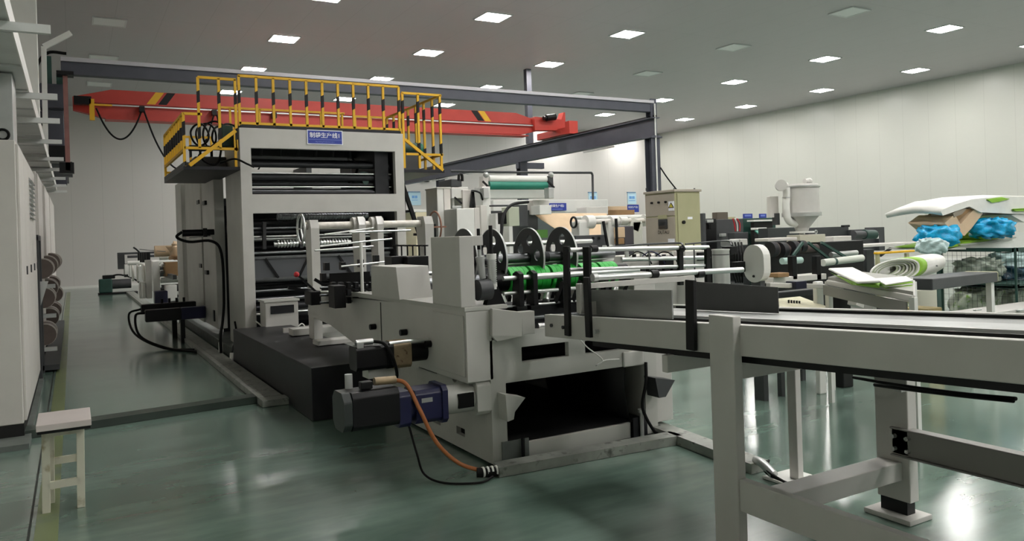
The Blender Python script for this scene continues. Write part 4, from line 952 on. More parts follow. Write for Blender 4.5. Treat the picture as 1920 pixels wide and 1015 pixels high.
# ---------------------------------------------------------------- line 1 behind the tower (left of the tower in view)
t = T('unwind_section', 'white framed unwinding section of the first line seen left of the tower', 'machine', (3, 22, 0))
for (px0, px1, py0, py1, y, m) in ((221, 234, 474, 505, 27, DKGR), (233, 240, 495, 520, 27, BLACK), (234, 241, 496, 515, 26, WHITE), (243, 256, 496, 520, 25, WHITE),
    (260, 270, 500, 528, 23, WHITE), (274, 285, 488, 560, 21.5, PAINT), (287, 300, 490, 548, 20, WHITE), (311, 332, 535, 565, 19.3, WHITE), (267, 273, 530, 560, 21.6, WHITE), (262,268,530,560,22,PAINT)):
    part('frame_upright', MB().pbox(px0, px1, py0, py1, y, .3), m, t, .01)
for (z, y, r, m) in ((1.35, 21.5, .06, WHITE), (1.1, 21.0, .05, ROLLER), (.95, 20.6, .05, ROLLER), (.8, 20.4, .05, WHITE), (.6, 20.2, .05, ROLLER), (.45, 20.1, .05, ROLLER), (1.2, 24, .06, WHITE), (1.35, 26.5, .04, DKGR)):
    x0 = at(300 if y < 21.6 else 240, 520, y=y).x
    part('roller', MB().cyl((x0, y, z), (4.2, y, z), r, 16), m, t)
for (px, y, r) in ((246, 26, .17), (262, 24, .2), (266, 22.3, .22)):
    p = at(px, 510, y=y); part('white_drum', MB().cyl((p.x, y, p.z), (p.x+.3, y, p.z), r, 24), WHITE, t)
part('top_beam', MB().pbox(221, 290, 473, 477, 26.5, .1), DKGR, t)
for k in range(6):
    z = .35 + .17*k; x0 = at(302, 520, y=19.9).x
    part('roller', MB().cyl((x0, 19.9, z), (4.2, 19.9, z), .045, 14), WHITE if k % 2 else ROLLER, t)
for (px, y) in ((249, 24.6), (258, 23.4), (270, 22.0)):
    p = at(px, 512, y=y); part('drum_flange', MB().cyl((p.x-.02, y, p.z), (p.x+.02, y, p.z), .24, 22), OFFW, t)
part('side_rail', MB().box(1.9, 1.98, 18.5, 27, .9, 1.0), DKGR, t)
for k in range(5): 
    p = at(262 + 4*k, 482, y=24-.4*k); part('valve', MB().box(p.x-.05, p.x+.05, 24-.4*k, 24.1-.4*k, p.z-.15, p.z+.12), BLACK, t, .01)
part('handle_rod', MB().tube([at(250, 464, y=25), at(256, 468, y=25), at(262, 474, y=25)], .025), BLACK, t)
part('motor_block', MB().pbox(290, 315, 546, 570, 19.2, .3), NAVY, t, .02)
part('cross_rod', MB().cyl(at(262, 468, y=23), at(310, 472, y=20), .01, 8), ROLLER, t)
q = at(325, 470, y=20.5)
def crumple(c, rx, ry, rz, seed, n=30, m=22, amp=.18, flat=.5):
    rnd = random.Random(seed); ph = [(rnd.uniform(2, 9), rnd.uniform(2, 9), rnd.uniform(0, 6), rnd.uniform(.3, 1)) for _ in range(7)]
    def fn(u, v):
        th = v * pi; a = u * 2 * pi
        d = 1 + amp * sum(w * sin(round(p)*a + r) * sin(s*th*1.3 + r*2) for p, s, r, w in ph) / 2
        z = cos(th); z = (abs(z) ** flat) * (1 if z > 0 else -1)
        return Vector((c[0] + rx*d*sin(th)**.6*cos(a), c[1] + ry*d*sin(th)**.6*sin(a), c[2] + rz*d*z))
    return MB().grid(n*2, m, fn)
solo('kraft_paper_roll', MB().cyl((at(290,480,y=21).x, 21, 1.52), (4.2, 21, 1.52), .14, 22), KRAFT, 'thin brown kraft paper roll lying on the first line left of the tower', 'paper roll')
solo('crumpled_kraft_bag', crumple((q.x+.3, 20.2, q.z-.02), .42, .35, .2, 3, amp=.3), KRAFT, 'crumpled brown kraft paper heaped on the first line beside the tower', 'paper')
solo('cardboard_box', MB().box(at(310,505,y=19.6).x, 3.2, 19.6, 20.1, at(320,518,y=19.6).z, at(320,492,y=19.6).z), CARD, 'brown cardboard box under the kraft paper left of the tower', 'box', bev=.01)
p = at(205, 552, z=0)
t = T('floor_motor', 'dark green motor with hoses on the floor at the far end of the aisle', 'motor', (p.x, p.y, 0))
part('base', MB().box(p.x-.35, p.x+.9, p.y-.25, p.y+.25, 0, .06), BLACK, t)
part('housing', MB().box(p.x-.32, p.x+.1, p.y-.2, p.y+.2, .06, .55), DKTEAL, t, .04)
part('drum', MB().cyl((p.x+.1, p.y, .35), (p.x+.7, p.y, .35), .17, 18), DKGR, t)
part('hose', MB().tube([(p.x-.1, p.y, .55), (p.x+.3, p.y-.1, .68), (p.x+.8, p.y, .5), (p.x+1.1, p.y, .2)], .03), RUB, t)
part('terminal_box', MB().box(p.x-.2, p.x+.2, p.y-.1, p.y+.1, .55, .68), BLACK, t, .02)

# ---------------------------------------------------------------- second line, middle of the hall
t = T('second_line_machine', 'white machine of the second line with blue sign 2 and a green roller on top', 'machine', (10, 15, 0))
def pb(root, name, px0, px1, py0, py1, y, d, m, bev=.01): return part(name, MB().pbox(px0, px1, py0, py1, y, d), m, root, bev)
pb(t, 'side_frame', 905, 920, 350, 999, 15.5, .4, WHITE); pb(t, 'side_frame', 1012, 1034, 385, 402, 15.5, .4, WHITE)
pb(t, 'body_panel', 918, 1030, 352, 372, 16.2, .2, WHITE); pb(t, 'body_panel', 1000, 1030, 375, 402, 16.4, .3, OFFW)
pb(t, 'cross_panel', 925, 1140, 375, 399, 18.5, .25, WHITE)
pb(t, 'dark_interior', 912, 1010, 395, 500, 16.6, .1, DKGR); pb(t, 'dark_interior', 985, 1075, 402, 450, 17.6, .1, mat('slate_panel', (84, 92, 92), .5))
pb(t, 'frame_upright', 930, 938, 400, 999, 15.2, .3, WHITE); pb(t, 'frame_upright', 902, 914, 385, 999, 14.8, .3, OFFW)
pb(t, 'frame_upright', 955, 962, 420, 999, 15, .3, WHITE); pb(t, 'frame_upright', 1100, 1140, 388, 403, 17.8, .5, OFFW)
for (py, m, r) in ((336, WHITE, .085), (348, TEAL, .1)):
    p0, p1 = at(916, py, y=15.9), at(1030, py, y=15.9); part('top_roller', MB().cyl((p0.x, 15.9, (p0.z+p1.z)/2), (p1.x, 15.9, (p0.z+p1.z)/2), r, 22), m, t)
for px in (911, 1033):
    pb(t, 'roller_bracket', px-5, px+5, 330, 365, 15.8, .2, DKGR if px > 1000 else OFFW); p = at(px, 328, y=15.8); part('bracket_knob', MB().sphere(p, .07), ALU, t)
    part('bracket_arm', MB().bar(at(px-6, 340, y=15.7), at(px+6, 352, y=15.7), .04, .04), BLACK, t)
    pb(t, 'valve_body', px-4, px+6, 352, 372, 15.4, .2, ALU)
pb(t, 'motor_box', 954, 974, 388, 424, 13.8, .3, mat('pale_green_box', (186, 192, 172), .5)); pb(t, 'motor_box', 974, 990, 384, 425, 13.9, .3, DKGR); pb(t, 'motor_front', 944, 954, 398, 420, 13.9, .25, BLACK)
pb(t, 'shelf_line', 925, 975, 384, 387, 14.9, .2, DKGR)
w = [at(1000, 400, y=16), at(1138, 400, y=16), at(1138, 445, y=15.4), at(1075, 442, y=15.4), at(1040, 428, y=15.6), at(1015, 412, y=15.8)]
part('kraft_web', MB()._add(w, [tuple(range(6))]), KRAFT, t, solid=.01)
pb(t, 'small_green_box', 1008, 1027, 431, 446, 14.5, .2, mat('olive_green_box', (70, 118, 42), .5), .0)
part('thick_hose', MB().tube([at(936, 470, y=12.5), at(940, 440, y=12.6), at(944, 405, y=12.8), at(960, 384, y=13), at(990, 379, y=13.3)], .03, n=10), RUB, t)
part('hose', MB().tube([at(880, 365, y=14), at(885, 358, y=14.2), at(900, 362, y=14.4), at(905, 375, y=14.5)], .02), RUB, t)
for px in (885, 891): part('black_arm', MB().bar(at(px-2, 390, y=13.9), at(886, 360, y=13.9), .05, .05), BLACK, t)
sg = part('line_sign', MB().pbox(1028, 1062, 381, 395, 18.44, .03), SIGNB, t, label='small blue sign with Chinese lettering and the number 2')
c = at(1045, 386.5, y=18.43); text_mb('sign_lettering', '制袋生产线2', .085, (c.x, 18.435, c.z), (1,0,0), (0,0,1), SIGNW, sg, .001, bold=.001)
c = at(1045, 392.5, y=18.43); part('sign_stripe', MB().box(c.x-.18, c.x+.18, 18.43, 18.44, c.z-.01, c.z+.01), SIGNL, sg)
t = T('tall_cabinet', 'slender white upright cabinet right of the tower', 'cabinet', (6, 12.5, 0))
pb(t, 'door_panel', 820, 832, 353, 999, 12.5, .5, WHITE); pb(t, 'door_panel', 832.5, 845, 352, 999, 12.5, .5, OFFW); pb(t, 'top_cover', 819, 846, 351, 354, 12.48, .54, PAINT)
pb(t, 'black_handle', 814, 818, 420, 446, 12.4, .1, BLACK)
t = T('white_control_box', 'broad white box cabinet just above the left black disc', 'cabinet', (7.2, 12, 0))
pb(t, 'door_panel', 857, 890, 391, 999, 12, .6, WHITE); pb(t, 'side_panel', 890, 900, 390, 999, 12.02, .58, OFFW); pb(t, 'base', 850, 902, 470, 999, 12.05, .5, DKGR)
t = T('white_gear_cabinet', 'white box with a grey basket on top behind the slender cabinet', 'cabinet', (7.5, 14, 0))
pb(t, 'body', 847, 878, 351, 372, 14, .8, WHITE); pb(t, 'body', 868, 884, 356, 400, 13.95, .7, OFFW); pb(t, 'leg', 849, 853, 372, 999, 14.1, .3, WHITE); pb(t, 'leg', 876, 880, 390, 999, 14.1, .3, WHITE)
part('strut', MB().bar(at(852, 370, y=14), at(866, 382, y=14), .03, .03), BLACK, t); pb(t, 'roller', 848, 866, 386, 391, 14, .1, ALU)
pb(t, 'grey_basket', 846, 866, 336, 350, 14, .6, DKGR)
part('basket_handle', MB().tube([at(860, 338, y=14), at(861, 328, y=14), at(866, 328, y=14), at(867, 340, y=14)], .03), BLACK, t)
pb(t, 'chain', 849, 855, 418, 445, 13.9, .1, INNER)
t = T('beige_control_cabinet', 'beige cabinet far behind, seen just right of the tower', 'cabinet', (9, 20, 0))
pb(t, 'body', 780, 816, 398, 999, 20, .8, mat('cream_panel', (220, 210, 180), .5)); pb(t, 'window', 798, 803, 449, 456, 19.95, .05, DKGR, 0); pb(t, 'top_tray', 772, 812, 393, 398, 20, .7, WHITE)
t = T('black_ladder', 'black steel ladder leaning at the right side of the tower', 'ladder', (5.0, 12, 0))
la, lb_ = at(754, 344, y=12), at(800, 480, y=12); part('rail', MB().bar(la, la + (lb_-la)*(la.z/(la.z-lb_.z)), .06, .06), BLACK, t); part('rail', MB().bar(at(757, 350, y=12.1), at(757, 412, y=12.1), .05, .05), BLACK, t)
part('rung', MB().bar(at(757, 397, y=12.05), at(770, 396, y=12.05), .05, .04), BLACK, t); part('rung', MB().bar(at(776, 440, y=12.05), at(786, 440, y=12.05), .05, .04), BLACK, t)
# overhead pipe
pts = [at(845, 321, y=19), at(930, 323, y=19), at(1060, 324, y=19), at(1109, 324, y=19), at(1111, 328, y=19), at(1112, 385, y=19)]
b = MB()
for a_, c_ in zip(pts, pts[1:]): b.cyl(a_, c_, .035, 8)
solo('air_pipe', b, DKGR, 'thin grey air pipe running level behind the second line then down', 'pipe')
# stand with round capped white arms (second line)
t = T('white_roller_stand', 'white stand with four round knobs and a handwheel in the second line', 'machine', (8.6, 11.3, 0))
z1 = at(1150, 405, y=11.4).z
part('top_beam', MB().pbox(1090, 1212, 404, 411, 11.5, .25), WHITE, t, .03)
p0, p1 = at(1080, 417, y=11.3), at(1212, 414, y=11.3)
part('cross_shaft', MB().cyl((p0.x, 11.3, p0.z), (p1.x, 11.3, p0.z), .045, 16), OFFW, t)
for px, r in ((1104, .12), (1150, .1), (1168, .08), (1213, .11)):
    p = at(px, 416, y=11.3); part('round_hub', MB().cyl((p.x-.08, 11.3, p0.z), (p.x+.08, 11.3, p0.z), r, 22), WHITE, t)
part('handwheel', MB().tube([Vector((p0.x-.05, 11.3, p0.z)) + Vector((0, .09*cos(a), .09*sin(a))) for a in [2*pi*k/12 for k in range(12)]], .02, closed=True), BLACK, t)
for (a_, c_) in ((1086, 1106), (1142, 1156), (1187, 1206)): pb(t, 'arm', a_, c_, 415, 999, 11.25, .25, WHITE, .02)
part('diagonal_arm', MB().bar(at(1180, 418, y=11.3), at(1196, 425, y=11.3), .1, .2), WHITE, t)
t = T('dark_drive_unit', 'dark grey drive unit between the black disc and the white roller stand', 'machine', (7.9, 10.4, 0))
pb(t, 'body', 1080, 1139, 441, 999, 10.4, .5, DKGR); pb(t, 'side_plate', 1172, 1189, 424, 999, 10.9, .3, mat('slate_grey', (78, 76, 84), .5)); pb(t, 'kraft_scrap', 1157, 1172, 426, 446, 10.8, .1, KRAFT)
pb(t, 'kraft_scrap', 1158, 1171, 447, 458, 10.8, .1, CARD)
for px in (1112, 1123): part('bolt', MB().cyl(at(px, 447, y=10.4), at(px, 447, y=10.37), .025, 8), BLACK, t)
for px in (1148, 1160):
    b = MB(); p = at(px, 508, y=10)
    for k in range(12): b.cyl((p.x, 10, p.z + k*.022), (p.x, 10, p.z + .016 + k*.022), .055 - .0, 14)
    part('bellows', b, ROLLER if px < 1150 else BLACK, t)
pb(t, 'white_side', 1137, 1150, 460, 999, 10.3, .3, WHITE)
for (xa, ya, xb_, yb_) in ((1131, 415, 1140, 465), (1155, 410, 1157, 460)): part('lever', MB().bar(at(xa, ya, y=10.3), at(xb_, yb_, y=10.3), .035, .035), BLACK, t)
# stretch between: gripper mechanism
t = T('gripper_mechanism', 'white and black pneumatic gripper parts seen above the chrome guide rods', 'machine part', (7.5, 8.5, 1))
pb(t, 'white_cover', 1168, 1262, 478, 503, 8.6, .4, OFFW); pb(t, 'white_base', 1160, 1330, 508, 999, 8.7, .5, PAINT); pb(t, 'black_cylinder', 1248, 1264, 480, 515, 8.4, .15, BLACK)
for k in range(7):
    p = at(1175 + 14*k, 476 + (k % 2)*5, y=8.5); part('valve', MB().cyl((p.x, 8.5, p.z-.05), (p.x, 8.5, p.z+.03), .03, 10), BLACK if k % 2 else CHROME, t)
    p = at(1172 + 15*k, 507, y=8.4); part('valve_foot', MB().box(p.x-.05, p.x+.05, 8.35, 8.5, p.z-.05, p.z+.03), BLACK, t, .01)
part('cylinder_rod', MB().cyl(at(1165, 487, y=8.4), at(1330, 483, y=8.4), .03, 12), CHROME, t)
for k in range(3): part('air_hose', MB().tube([at(1180+25*k, 480, y=8.4), at(1195+25*k, 472, y=8.4), at(1212+25*k, 480, y=8.4), at(1222+25*k, 495, y=8.4)], .01), BLUE if k == 1 else RUB, t)
pb(t, 'side_frame', 1285, 1328, 470, 999, 8.5, .3, PAINT); pb(t, 'black_switch', 1310, 1325, 473, 489, 8.45, .05, BLACK)
solo('long_cardboard_box', MB().pbox(1142, 1190, 394, 403, 19, .4), CARD, 'long flat brown box lying on the machine behind the white roller stand', 'box', bev=.01)
solo('pink_cardboard_box', MB().pbox(1142, 1176, 387, 394, 19.1, .35), KRAFT, 'pale pink carton on top of the long brown box', 'box', bev=.01)
t = T('far_grey_console', 'grey machine console behind with a dark screen, under the far wall posters', 'machine', (14, 19.5, 0))
pb(t, 'body', 1112, 1150, 390, 999, 19.5, .4, PAINT); pb(t, 'screen', 1122, 1132, 391, 403, 19.4, .08, GLASS); pb(t, 'table', 1138, 1215, 403, 408, 18.9, .6, OFFW); pb(t, 'leg', 1140, 1146, 408, 999, 19, .2, OFFW)
# sign 3 on its post
t = T('line_sign_board', 'small blue line 3 sign standing below the right hand far poster', 'sign', (22, 27.7, 0))
sg = part('plate', MB().pbox(1177, 1198, 384, 398, 27.7, .03), SIGNB, t)
c = at(1187.5, 389, y=27.68); text_mb('sign_lettering', '制袋生产线3', .1, (c.x, 27.69, c.z), (1,0,0), (0,0,1), SIGNW, sg, .001)
part('post', MB().box(c.x-.03, c.x+.03, 27.74, 27.8, 0, c.z), DKGR, t)
# posters on the far wall
for (a_, b_, c_, d_, lb, al) in ((766, 789, 361, 385, 'pale blue notice on the far wall, seen just right of the tower', 0), (1104, 1120, 362, 380, 'pale blue notice on the far wall behind the second line sign', 0), (1177, 1193, 362, 383, 'pale blue notice on the far wall above the small line 3 sign', 0)):
    o = T('wall_poster', lb, 'poster', at((a_+b_)/2, d_, y=36.7), 'pale blue notices on the far wall')
    part('sheet', MB().pbox(a_, b_, c_, d_, 36.7, .03), POSTER, o); m_ = (a_+b_)/2
    part('top_bar', MB().pbox(a_-1, b_-1, c_-2, c_, 36.68, .05), mat('poster_bar', (120, 150, 180), .5), o)
    part('blue_picture', MB().pbox(m_-5, m_-.5, c_+6, c_+11, 36.69, .008), PBLUE, o); part('blue_picture', MB().pbox(m_+.5, m_+5, c_+6, c_+11, 36.69, .008), PBLUE, o)
    part('text_line', MB().pbox(m_-6, m_+6, c_+14, c_+15, 36.69, .008), PBLUE, o)
t = T('floodlight', 'pair of small black floodlights high on the far wall under the right platform', 'lamp', at(797, 342, y=36.6))
for px in (792, 802): part('lamp_head', MB().pbox(px-3.5, px+3.5, 335, 341, 36.5, .25), BLACK, t, .02); part('lens', MB().pbox(px-2, px+2, 336.5, 339.5, 36.48, .02), ALU, t)

# ---------------------------------------------------------------- beige electric cabinet
cx_, cy_ = 8.83, 9.93
yb2 = at(1209, 380, x=cx_).y; xr2 = at(1313, 380, y=cy_).x; ztc = at(1267, 356, x=cx_).z
t = T('beige_electric_cabinet', 'beige electric cabinet with a yellow warning triangle in the middle of the hall', 'cabinet', (9.2, 10.3, 0))
part('body', MB().box(cx_+.01, xr2, cy_+.01, yb2, 0, ztc-.02), CABGR, t, .006)
part('front_door', MB().box(cx_, cx_+.02, cy_+.02, yb2-.01, .9, ztc-.45), CABFR, t, .004)
part('front_panel', MB().box(cx_, cx_+.02, cy_+.02, yb2-.01, ztc-.43, ztc-.05), CABFR, t, .004)
part('top_cover', MB().box(cx_-.02, xr2+.02, cy_-.02, yb2+.01, ztc-.03, ztc+.01), CABFR, t, .004)
part('side_door', MB().box(cx_+.05, xr2-.03, cy_-.01, cy_+.02, .9, ztc-.06), CABGR, t, .006)
for (px, py) in ((1223, 381), (1236, 380), (1249, 379)): p = at(px, py, x=cx_); part('indicator', MB().cyl(p - Vector((.03, 0, 0)), p, .02, 10), BLACK, t)
p0, p1 = at(1234, 412, x=cx_-.01), at(1251, 429, x=cx_-.01); part('display', MB().box(cx_-.012, cx_, p0.y, p1.y, p1.z, p0.z), GLASS, t)
p0, p1 = at(1252.5, 378, x=cx_-.01), at(1263.5, 395, x=cx_-.01)
wl = part('warning_label', MB().box(cx_-.006, cx_, p0.y, p1.y, p1.z, p0.z), SIGNW, t, label='white label with a yellow triangle')
ym = (p0.y+p1.y)/2; zm = p0.z; hh = p0.z - p1.z
part('warning_triangle', MB().ext([(ym-.075, zm-hh*.7), (ym+.075, zm-hh*.7), (ym, zm-hh*.12)], 'x', cx_-.009, cx_-.006), BLACK, wl); part('triangle_fill', MB().ext([(ym-.05, zm-hh*.63), (ym+.05, zm-hh*.63), (ym, zm-hh*.25)], 'x', cx_-.012, cx_-.009), WARNY, wl)
p0, p1 = at(1233, 404, x=cx_-.01), at(1250, 410, x=cx_-.01); part('paper_label', MB().box(cx_-.006, cx_, p0.y, p1.y, p1.z, p0.z), CABGR, t)
p0, p1 = at(1252, 448, x=cx_-.01), at(1264, 455, x=cx_-.01); part('paper_label', MB().box(cx_-.006, cx_, p0.y, p1.y, p1.z, p0.z), SIGNW, t)
c = at(1243.5, 436, x=cx_-.01); text_mb('lettering', 'DUTAU', .085, (cx_-.004, c.y, c.z), (0,-1,0), (0,0,1), BLACK, t, .001)
p = at(1281, 417, y=cy_-.01); part('door_lock', MB().cyl((p.x, cy_-.04, p.z), (p.x, cy_-.01, p.z), .03, 14), BLACK, t)
p = at(1294, 409, y=cy_-.01); part('name_label', MB().box(p.x-.06, p.x+.05, cy_-.014, cy_-.01, p.z-.02, p.z+.02), SIGNW, t)
for px in (1212, 1264, 1302): p = at(px, 354, y=cy_+.3); part('lifting_lug', MB().box(p.x-.01, p.x+.01, p.y-.01, p.y+.01, ztc, ztc+.05), DKGR, t)
t = T('silver_tank', 'upright brushed silver cylinder behind the chrome guide rods', 'tank', at(1351, 560, y=6.3))
p = at(1351, 470, y=6.3); part('shell', MB().cyl((p.x, 6.3, .4), (p.x, 6.3, p.z), .095, 28), ALU, t); part('cap', MB().cyl((p.x, 6.3, p.z), (p.x, 6.3, p.z+.015), .1, 28), CHROME, t)
part('strap', MB().cyl((p.x, 6.3, p.z-.05), (p.x, 6.3, p.z-.04), .098, 28), DKGR, t); part('pedestal', MB().cyl((p.x, 6.3, 0), (p.x, 6.3, .4), .08, 16), DKGR, t)
# white oval guard
xo = 5.6; ya, yb = at(1432, 490, x=xo).y, at(1394, 490, x=xo).y; za, zb_ = at(1410, 530, x=xo).z, at(1410, 459, x=xo).z
rr_ = (yb-ya)/2; ymid = (ya+yb)/2
st = [(ymid + rr_*cos(a), zb_ - rr_ + rr_*sin(a)) for a in [pi*k/12 for k in range(13)]] + [(ymid + rr_*cos(a), za + rr_ + rr_*sin(a)) for a in [pi + pi*k/12 for k in range(13)]]
t = T('oval_guard', 'white upright oval belt guard at the right end of the chrome rod', 'guard', (xo, ymid, za))
part('shell', MB().ext(st, 'x', xo, xo+.09), WHITE, t, .008)
part('screw', MB().cyl((xo-.01, ymid, zb_-.3), (xo, ymid, zb_-.3), .012, 8), BLACK, t)
part('support', MB().box(xo+.02, xo+.08, ymid-.06, ymid+.06, 0, za+.02), DKGR, t)
p = at(1388, 508, y=ymid); part('black_joint', MB().box(xo-.12, xo, ymid+.1, ymid+.16, za+.1, za+.2), BLACK, t, .006)

# ---------------------------------------------------------------- third line, dark machine row at right
t = T('third_line_machine', 'dark grey machine row with two blue signs and red wires behind the silver tank', 'machine', (11.5, 12.5, 0))
for (a_, b_, c_, y, d, m) in ((1318, 1324, 400, 12, .5, DKGR), (1324, 1344, 410, 12.1, .5, BLACK), (1345, 1366, 398, 12.4, .3, mat('olive_brown_box', (92, 84, 74), .5)), (1344, 1394, 411, 12.3, .5, DKGR), (1366, 1380, 407, 12.8, .4, CABGR), (1378, 1404, 436, 11.6, .4, DKGR), (1394, 1455, 409, 13.0, .5, DKTEAL), (1414, 1450, 416, 12.7, .2, BLACK), (1440, 1500, 427, 11.0, .5, mat('black_green_block', (48, 54, 54), .5))):
    pb(t, 'housing', a_, b_, c_, 999, y, d*.5, m)
pb(t, 'white_ledge', 1413, 1455, 412, 415, 12.6, .2, WHITE, 0); pb(t, 'white_part', 1420, 1438, 427, 431, 12.4, .2, WHITE)
for k in range(3): part('red_wire', MB().tube([at(1374+4*k, 410, y=11.95), at(1377+5*k, 420, y=11.95), at(1379+4*k, 434, y=11.95)], .014), REDK if k != 1 else WHITE, t)
pb(t, 'grey_control', 1326, 1338, 412, 418, 12, .08, ALU); pb(t, 'grey_control', 1352, 1362, 438, 444, 12.2, .06, ALU); pb(t, 'black_panel', 1329, 1334, 420, 430, 12, .06, RUB)
part('green_cover', MB()._add([at(1415, 434, y=12), at(1440, 432, y=12), at(1440, 445, y=11.6), at(1428, 445, y=11.6)], [(0, 1, 2, 3)]), TEAL, t, solid=.02)
for i, (a_, b_) in enumerate(((1394, 1411), (1424, 1437))):
    sg = part('line_sign', MB().pbox(a_, b_, 401, 412 if i == 0 else 410, 20 + i, .03), SIGNB, t, label='small distant blue line sign'); part('sign_text_strip', MB().pbox(a_+2.5, b_-2.5, 403, 406, 19.98 + i, .02), SIGNL, sg)
    pb(t, 'sign_post', (a_+b_)/2-.6, (a_+b_)/2+.6, 411, 999, 20.04 + i, .03, DKGR, 0)
# hopper dryer
YH = 9.6; pc = at(1502, 375, y=YH); sc = pc.length
def pz(px, py): return at(px, py, y=YH)
rH = (pz(1524, 375) - pz(1480, 375)).length / 2
t = T('hopper_dryer', 'grey plastic drying hopper with a cone bottom, blower and curved pipe', 'hopper', (pc.x, YH, 1.2))
c0 = Vector((pc.x, YH, 0)); zs = [pz(1502, v).z for v in (346, 350, 400, 404, 428, 434)]
part('barrel', MB().revolve(c0, (0, 0, 1), [(zs[0], .01), (zs[0], rH*.95), (zs[1], rH), (zs[2], rH)], 32), PAINT, t)
part('rim_ring', MB().revolve(c0, (0, 0, 1), [(zs[1]-.02, rH), (zs[1]-.02, rH*1.07), (zs[1]+.01, rH*1.07), (zs[1]+.01, rH)], 32), ALU, t)
part('rim_ring', MB().revolve(c0, (0, 0, 1), [(zs[3]-.02, rH), (zs[3]-.02, rH*1.1), (zs[2]+.01, rH*1.1), (zs[2]+.01, rH)], 32), ALU, t)
part('cone', MB().revolve(c0, (0, 0, 1), [(zs[3], rH), (zs[4], rH*.4), (zs[5], rH*.35)], 32), PAINT, t)
part('base_flange', MB().cyl((pc.x, YH, zs[5]-.03), (pc.x, YH, zs[5]), rH*.7, 20), WHITE, t)
p = pz(1517, 340); part('lid_vent', MB().cyl((p.x, YH, zs[0]), (p.x, YH, p.z), .03, 10).sphere(p, .06).cyl(p - Vector((.12, 0, 0)), p, .045, 14), PAINT, t)
p = pz(1462, 348); part('blower', MB().cyl(p + Vector((-.03, -.06, 0)), p + Vector((.04, .02, 0)), .1, 24).cyl(p + Vector((.02, 0, 0)), p + Vector((.16, 0, 0)), .06, 16), PAINT, t)
part('air_pipe', MB().tube([pz(1474, 352), pz(1475, 365), pz(1474, 385), pz(1475, 402), pz(1480, 415), pz(1492, 420)], .066, n=14), WHITE, t)
part('pipe_flange', MB().cyl(pz(1474, 372), pz(1474, 370), .07, 16), ALU, t)
part('control_box', MB().pbox(1444, 1460, 368, 408, YH + .2, .08), OFFW, t, .01); part('bracket', MB().pbox(1456, 1462, 400, 422, YH + .15, .1), DKGR, t)
part('latch', MB().box(pc.x + rH, pc.x + rH*1.2, YH-.05, YH+.05, zs[3]-.02, zs[2]+.04), DKGR, t, .01)
part('support_leg', MB().cyl((pc.x, YH, .9), (pc.x, YH, zs[5]-.03), .05, 14), ALU, t)
# extruder
t = T('extruder', 'dark extruder barrels with clamp rings and green white rollers below the hopper', 'machine', (9.5, 9, 0))
pb(t, 'body', 1440, 1495, 446, 452, 9.3, .3, OFFW); pb(t, 'body', 1500, 1548, 440, 455, 9.4, .3, mat('beige_gear_cover', (190, 186, 168), .5)); pb(t, 'dark_frame', 1440, 1620, 455, 999, 9.5, .3, BLACK)
for (px, py, r) in ((1448, 468, .13), (1466, 470, .14), (1487, 466, .13), (1503, 462, .1)):
    p = at(px, py, y=9.1); part('barrel_ring', MB().cyl((p.x-.07, 9.1, p.z), (p.x+.04, 9.1, p.z), r, 26), INNER, t); part('ring_rim', MB().cyl((p.x+.04, 9.1, p.z), (p.x+.06, 9.1, p.z), r*.97, 26), mat('brown_steel', (88, 70, 64), .45, .5), t)
part('barrel', MB().cyl(at(1440, 470, y=9.15), at(1530, 466, y=9.15), .08, 20), mat('brown_barrel', (74, 60, 58), .5, .3), t)
part('steel_tube', MB().cyl(at(1466, 490, y=8.8), at(1502, 488, y=8.8), .055, 16), mat('teal_white_tube', (170, 196, 190), .35), t)
part('steel_tube', MB().cyl(at(1543, 493, y=8.6), at(1616, 484, y=8.6), .06, 18), mat('pale_roll_tube', (206, 210, 200), .4), t); part('steel_tube', MB().cyl(at(1558, 478, y=9.0), at(1606, 474, y=9.0), .045, 16), ALU, t)
part('roll_band', MB().cyl(at(1562, 491, y=8.6), at(1566, 490.5, y=8.6), .063, 18), DKTEAL, t)
for (a_, b_) in (((1505, 455), (1487, 480)), ((1515, 455), (1560, 490)), ((1540, 455), (1590, 485))): part('green_strut', MB().bar(at(*a_, y=8.9), at(*b_, y=8.9), .04, .04), DKTEAL, t)
for px in (1490, 1535): pb(t, 'black_post', px-4, px+5, 480, 525, 8.5, .1, BLACK); 
pb(t, 'white_foot', 1450, 1550, 517, 528, 8.5, .3, OFFW); pb(t, 'pale_block', 1460, 1480, 512, 520, 8.4, .2, CARD)
part('lifting_eye', MB().tube([at(1530, 435, y=9.4) + Vector((.03*cos(a), 0, .03*sin(a))) for a in [2*pi*k/8 for k in range(8)]], .01, closed=True), ALU, t)
t = T('control_block', 'tangle of black hoses and small grey boxes left of the oval guard', 'machine part', (7, 7, 0))
for k in range(8):
    p = at(1376 + (k*7) % 22, 470 + k*7, y=6.8 + .05*k); part('dark_box', MB().box(p.x-.05, p.x+.06, p.y, p.y+.15, p.z-.05, p.z+.05), INNER if k % 2 else BLACK, t, .006)
pb(t, 'grey_box', 1372, 1386, 450, 462, 7.2, .2, ALU); pb(t, 'grey_box', 1388, 1402, 448, 460, 7.4, .2, PAINT); pb(t, 'stand', 1373, 1395, 530, 999, 7.0, .2, DKGR)
for k in range(4): part('hose', MB().tube([at(1372+6*k, 455, y=6.9), at(1378+5*k, 480, y=6.8), at(1374+6*k, 510, y=6.85), at(1380+4*k, 530, y=6.9)], .012), RUB, t)
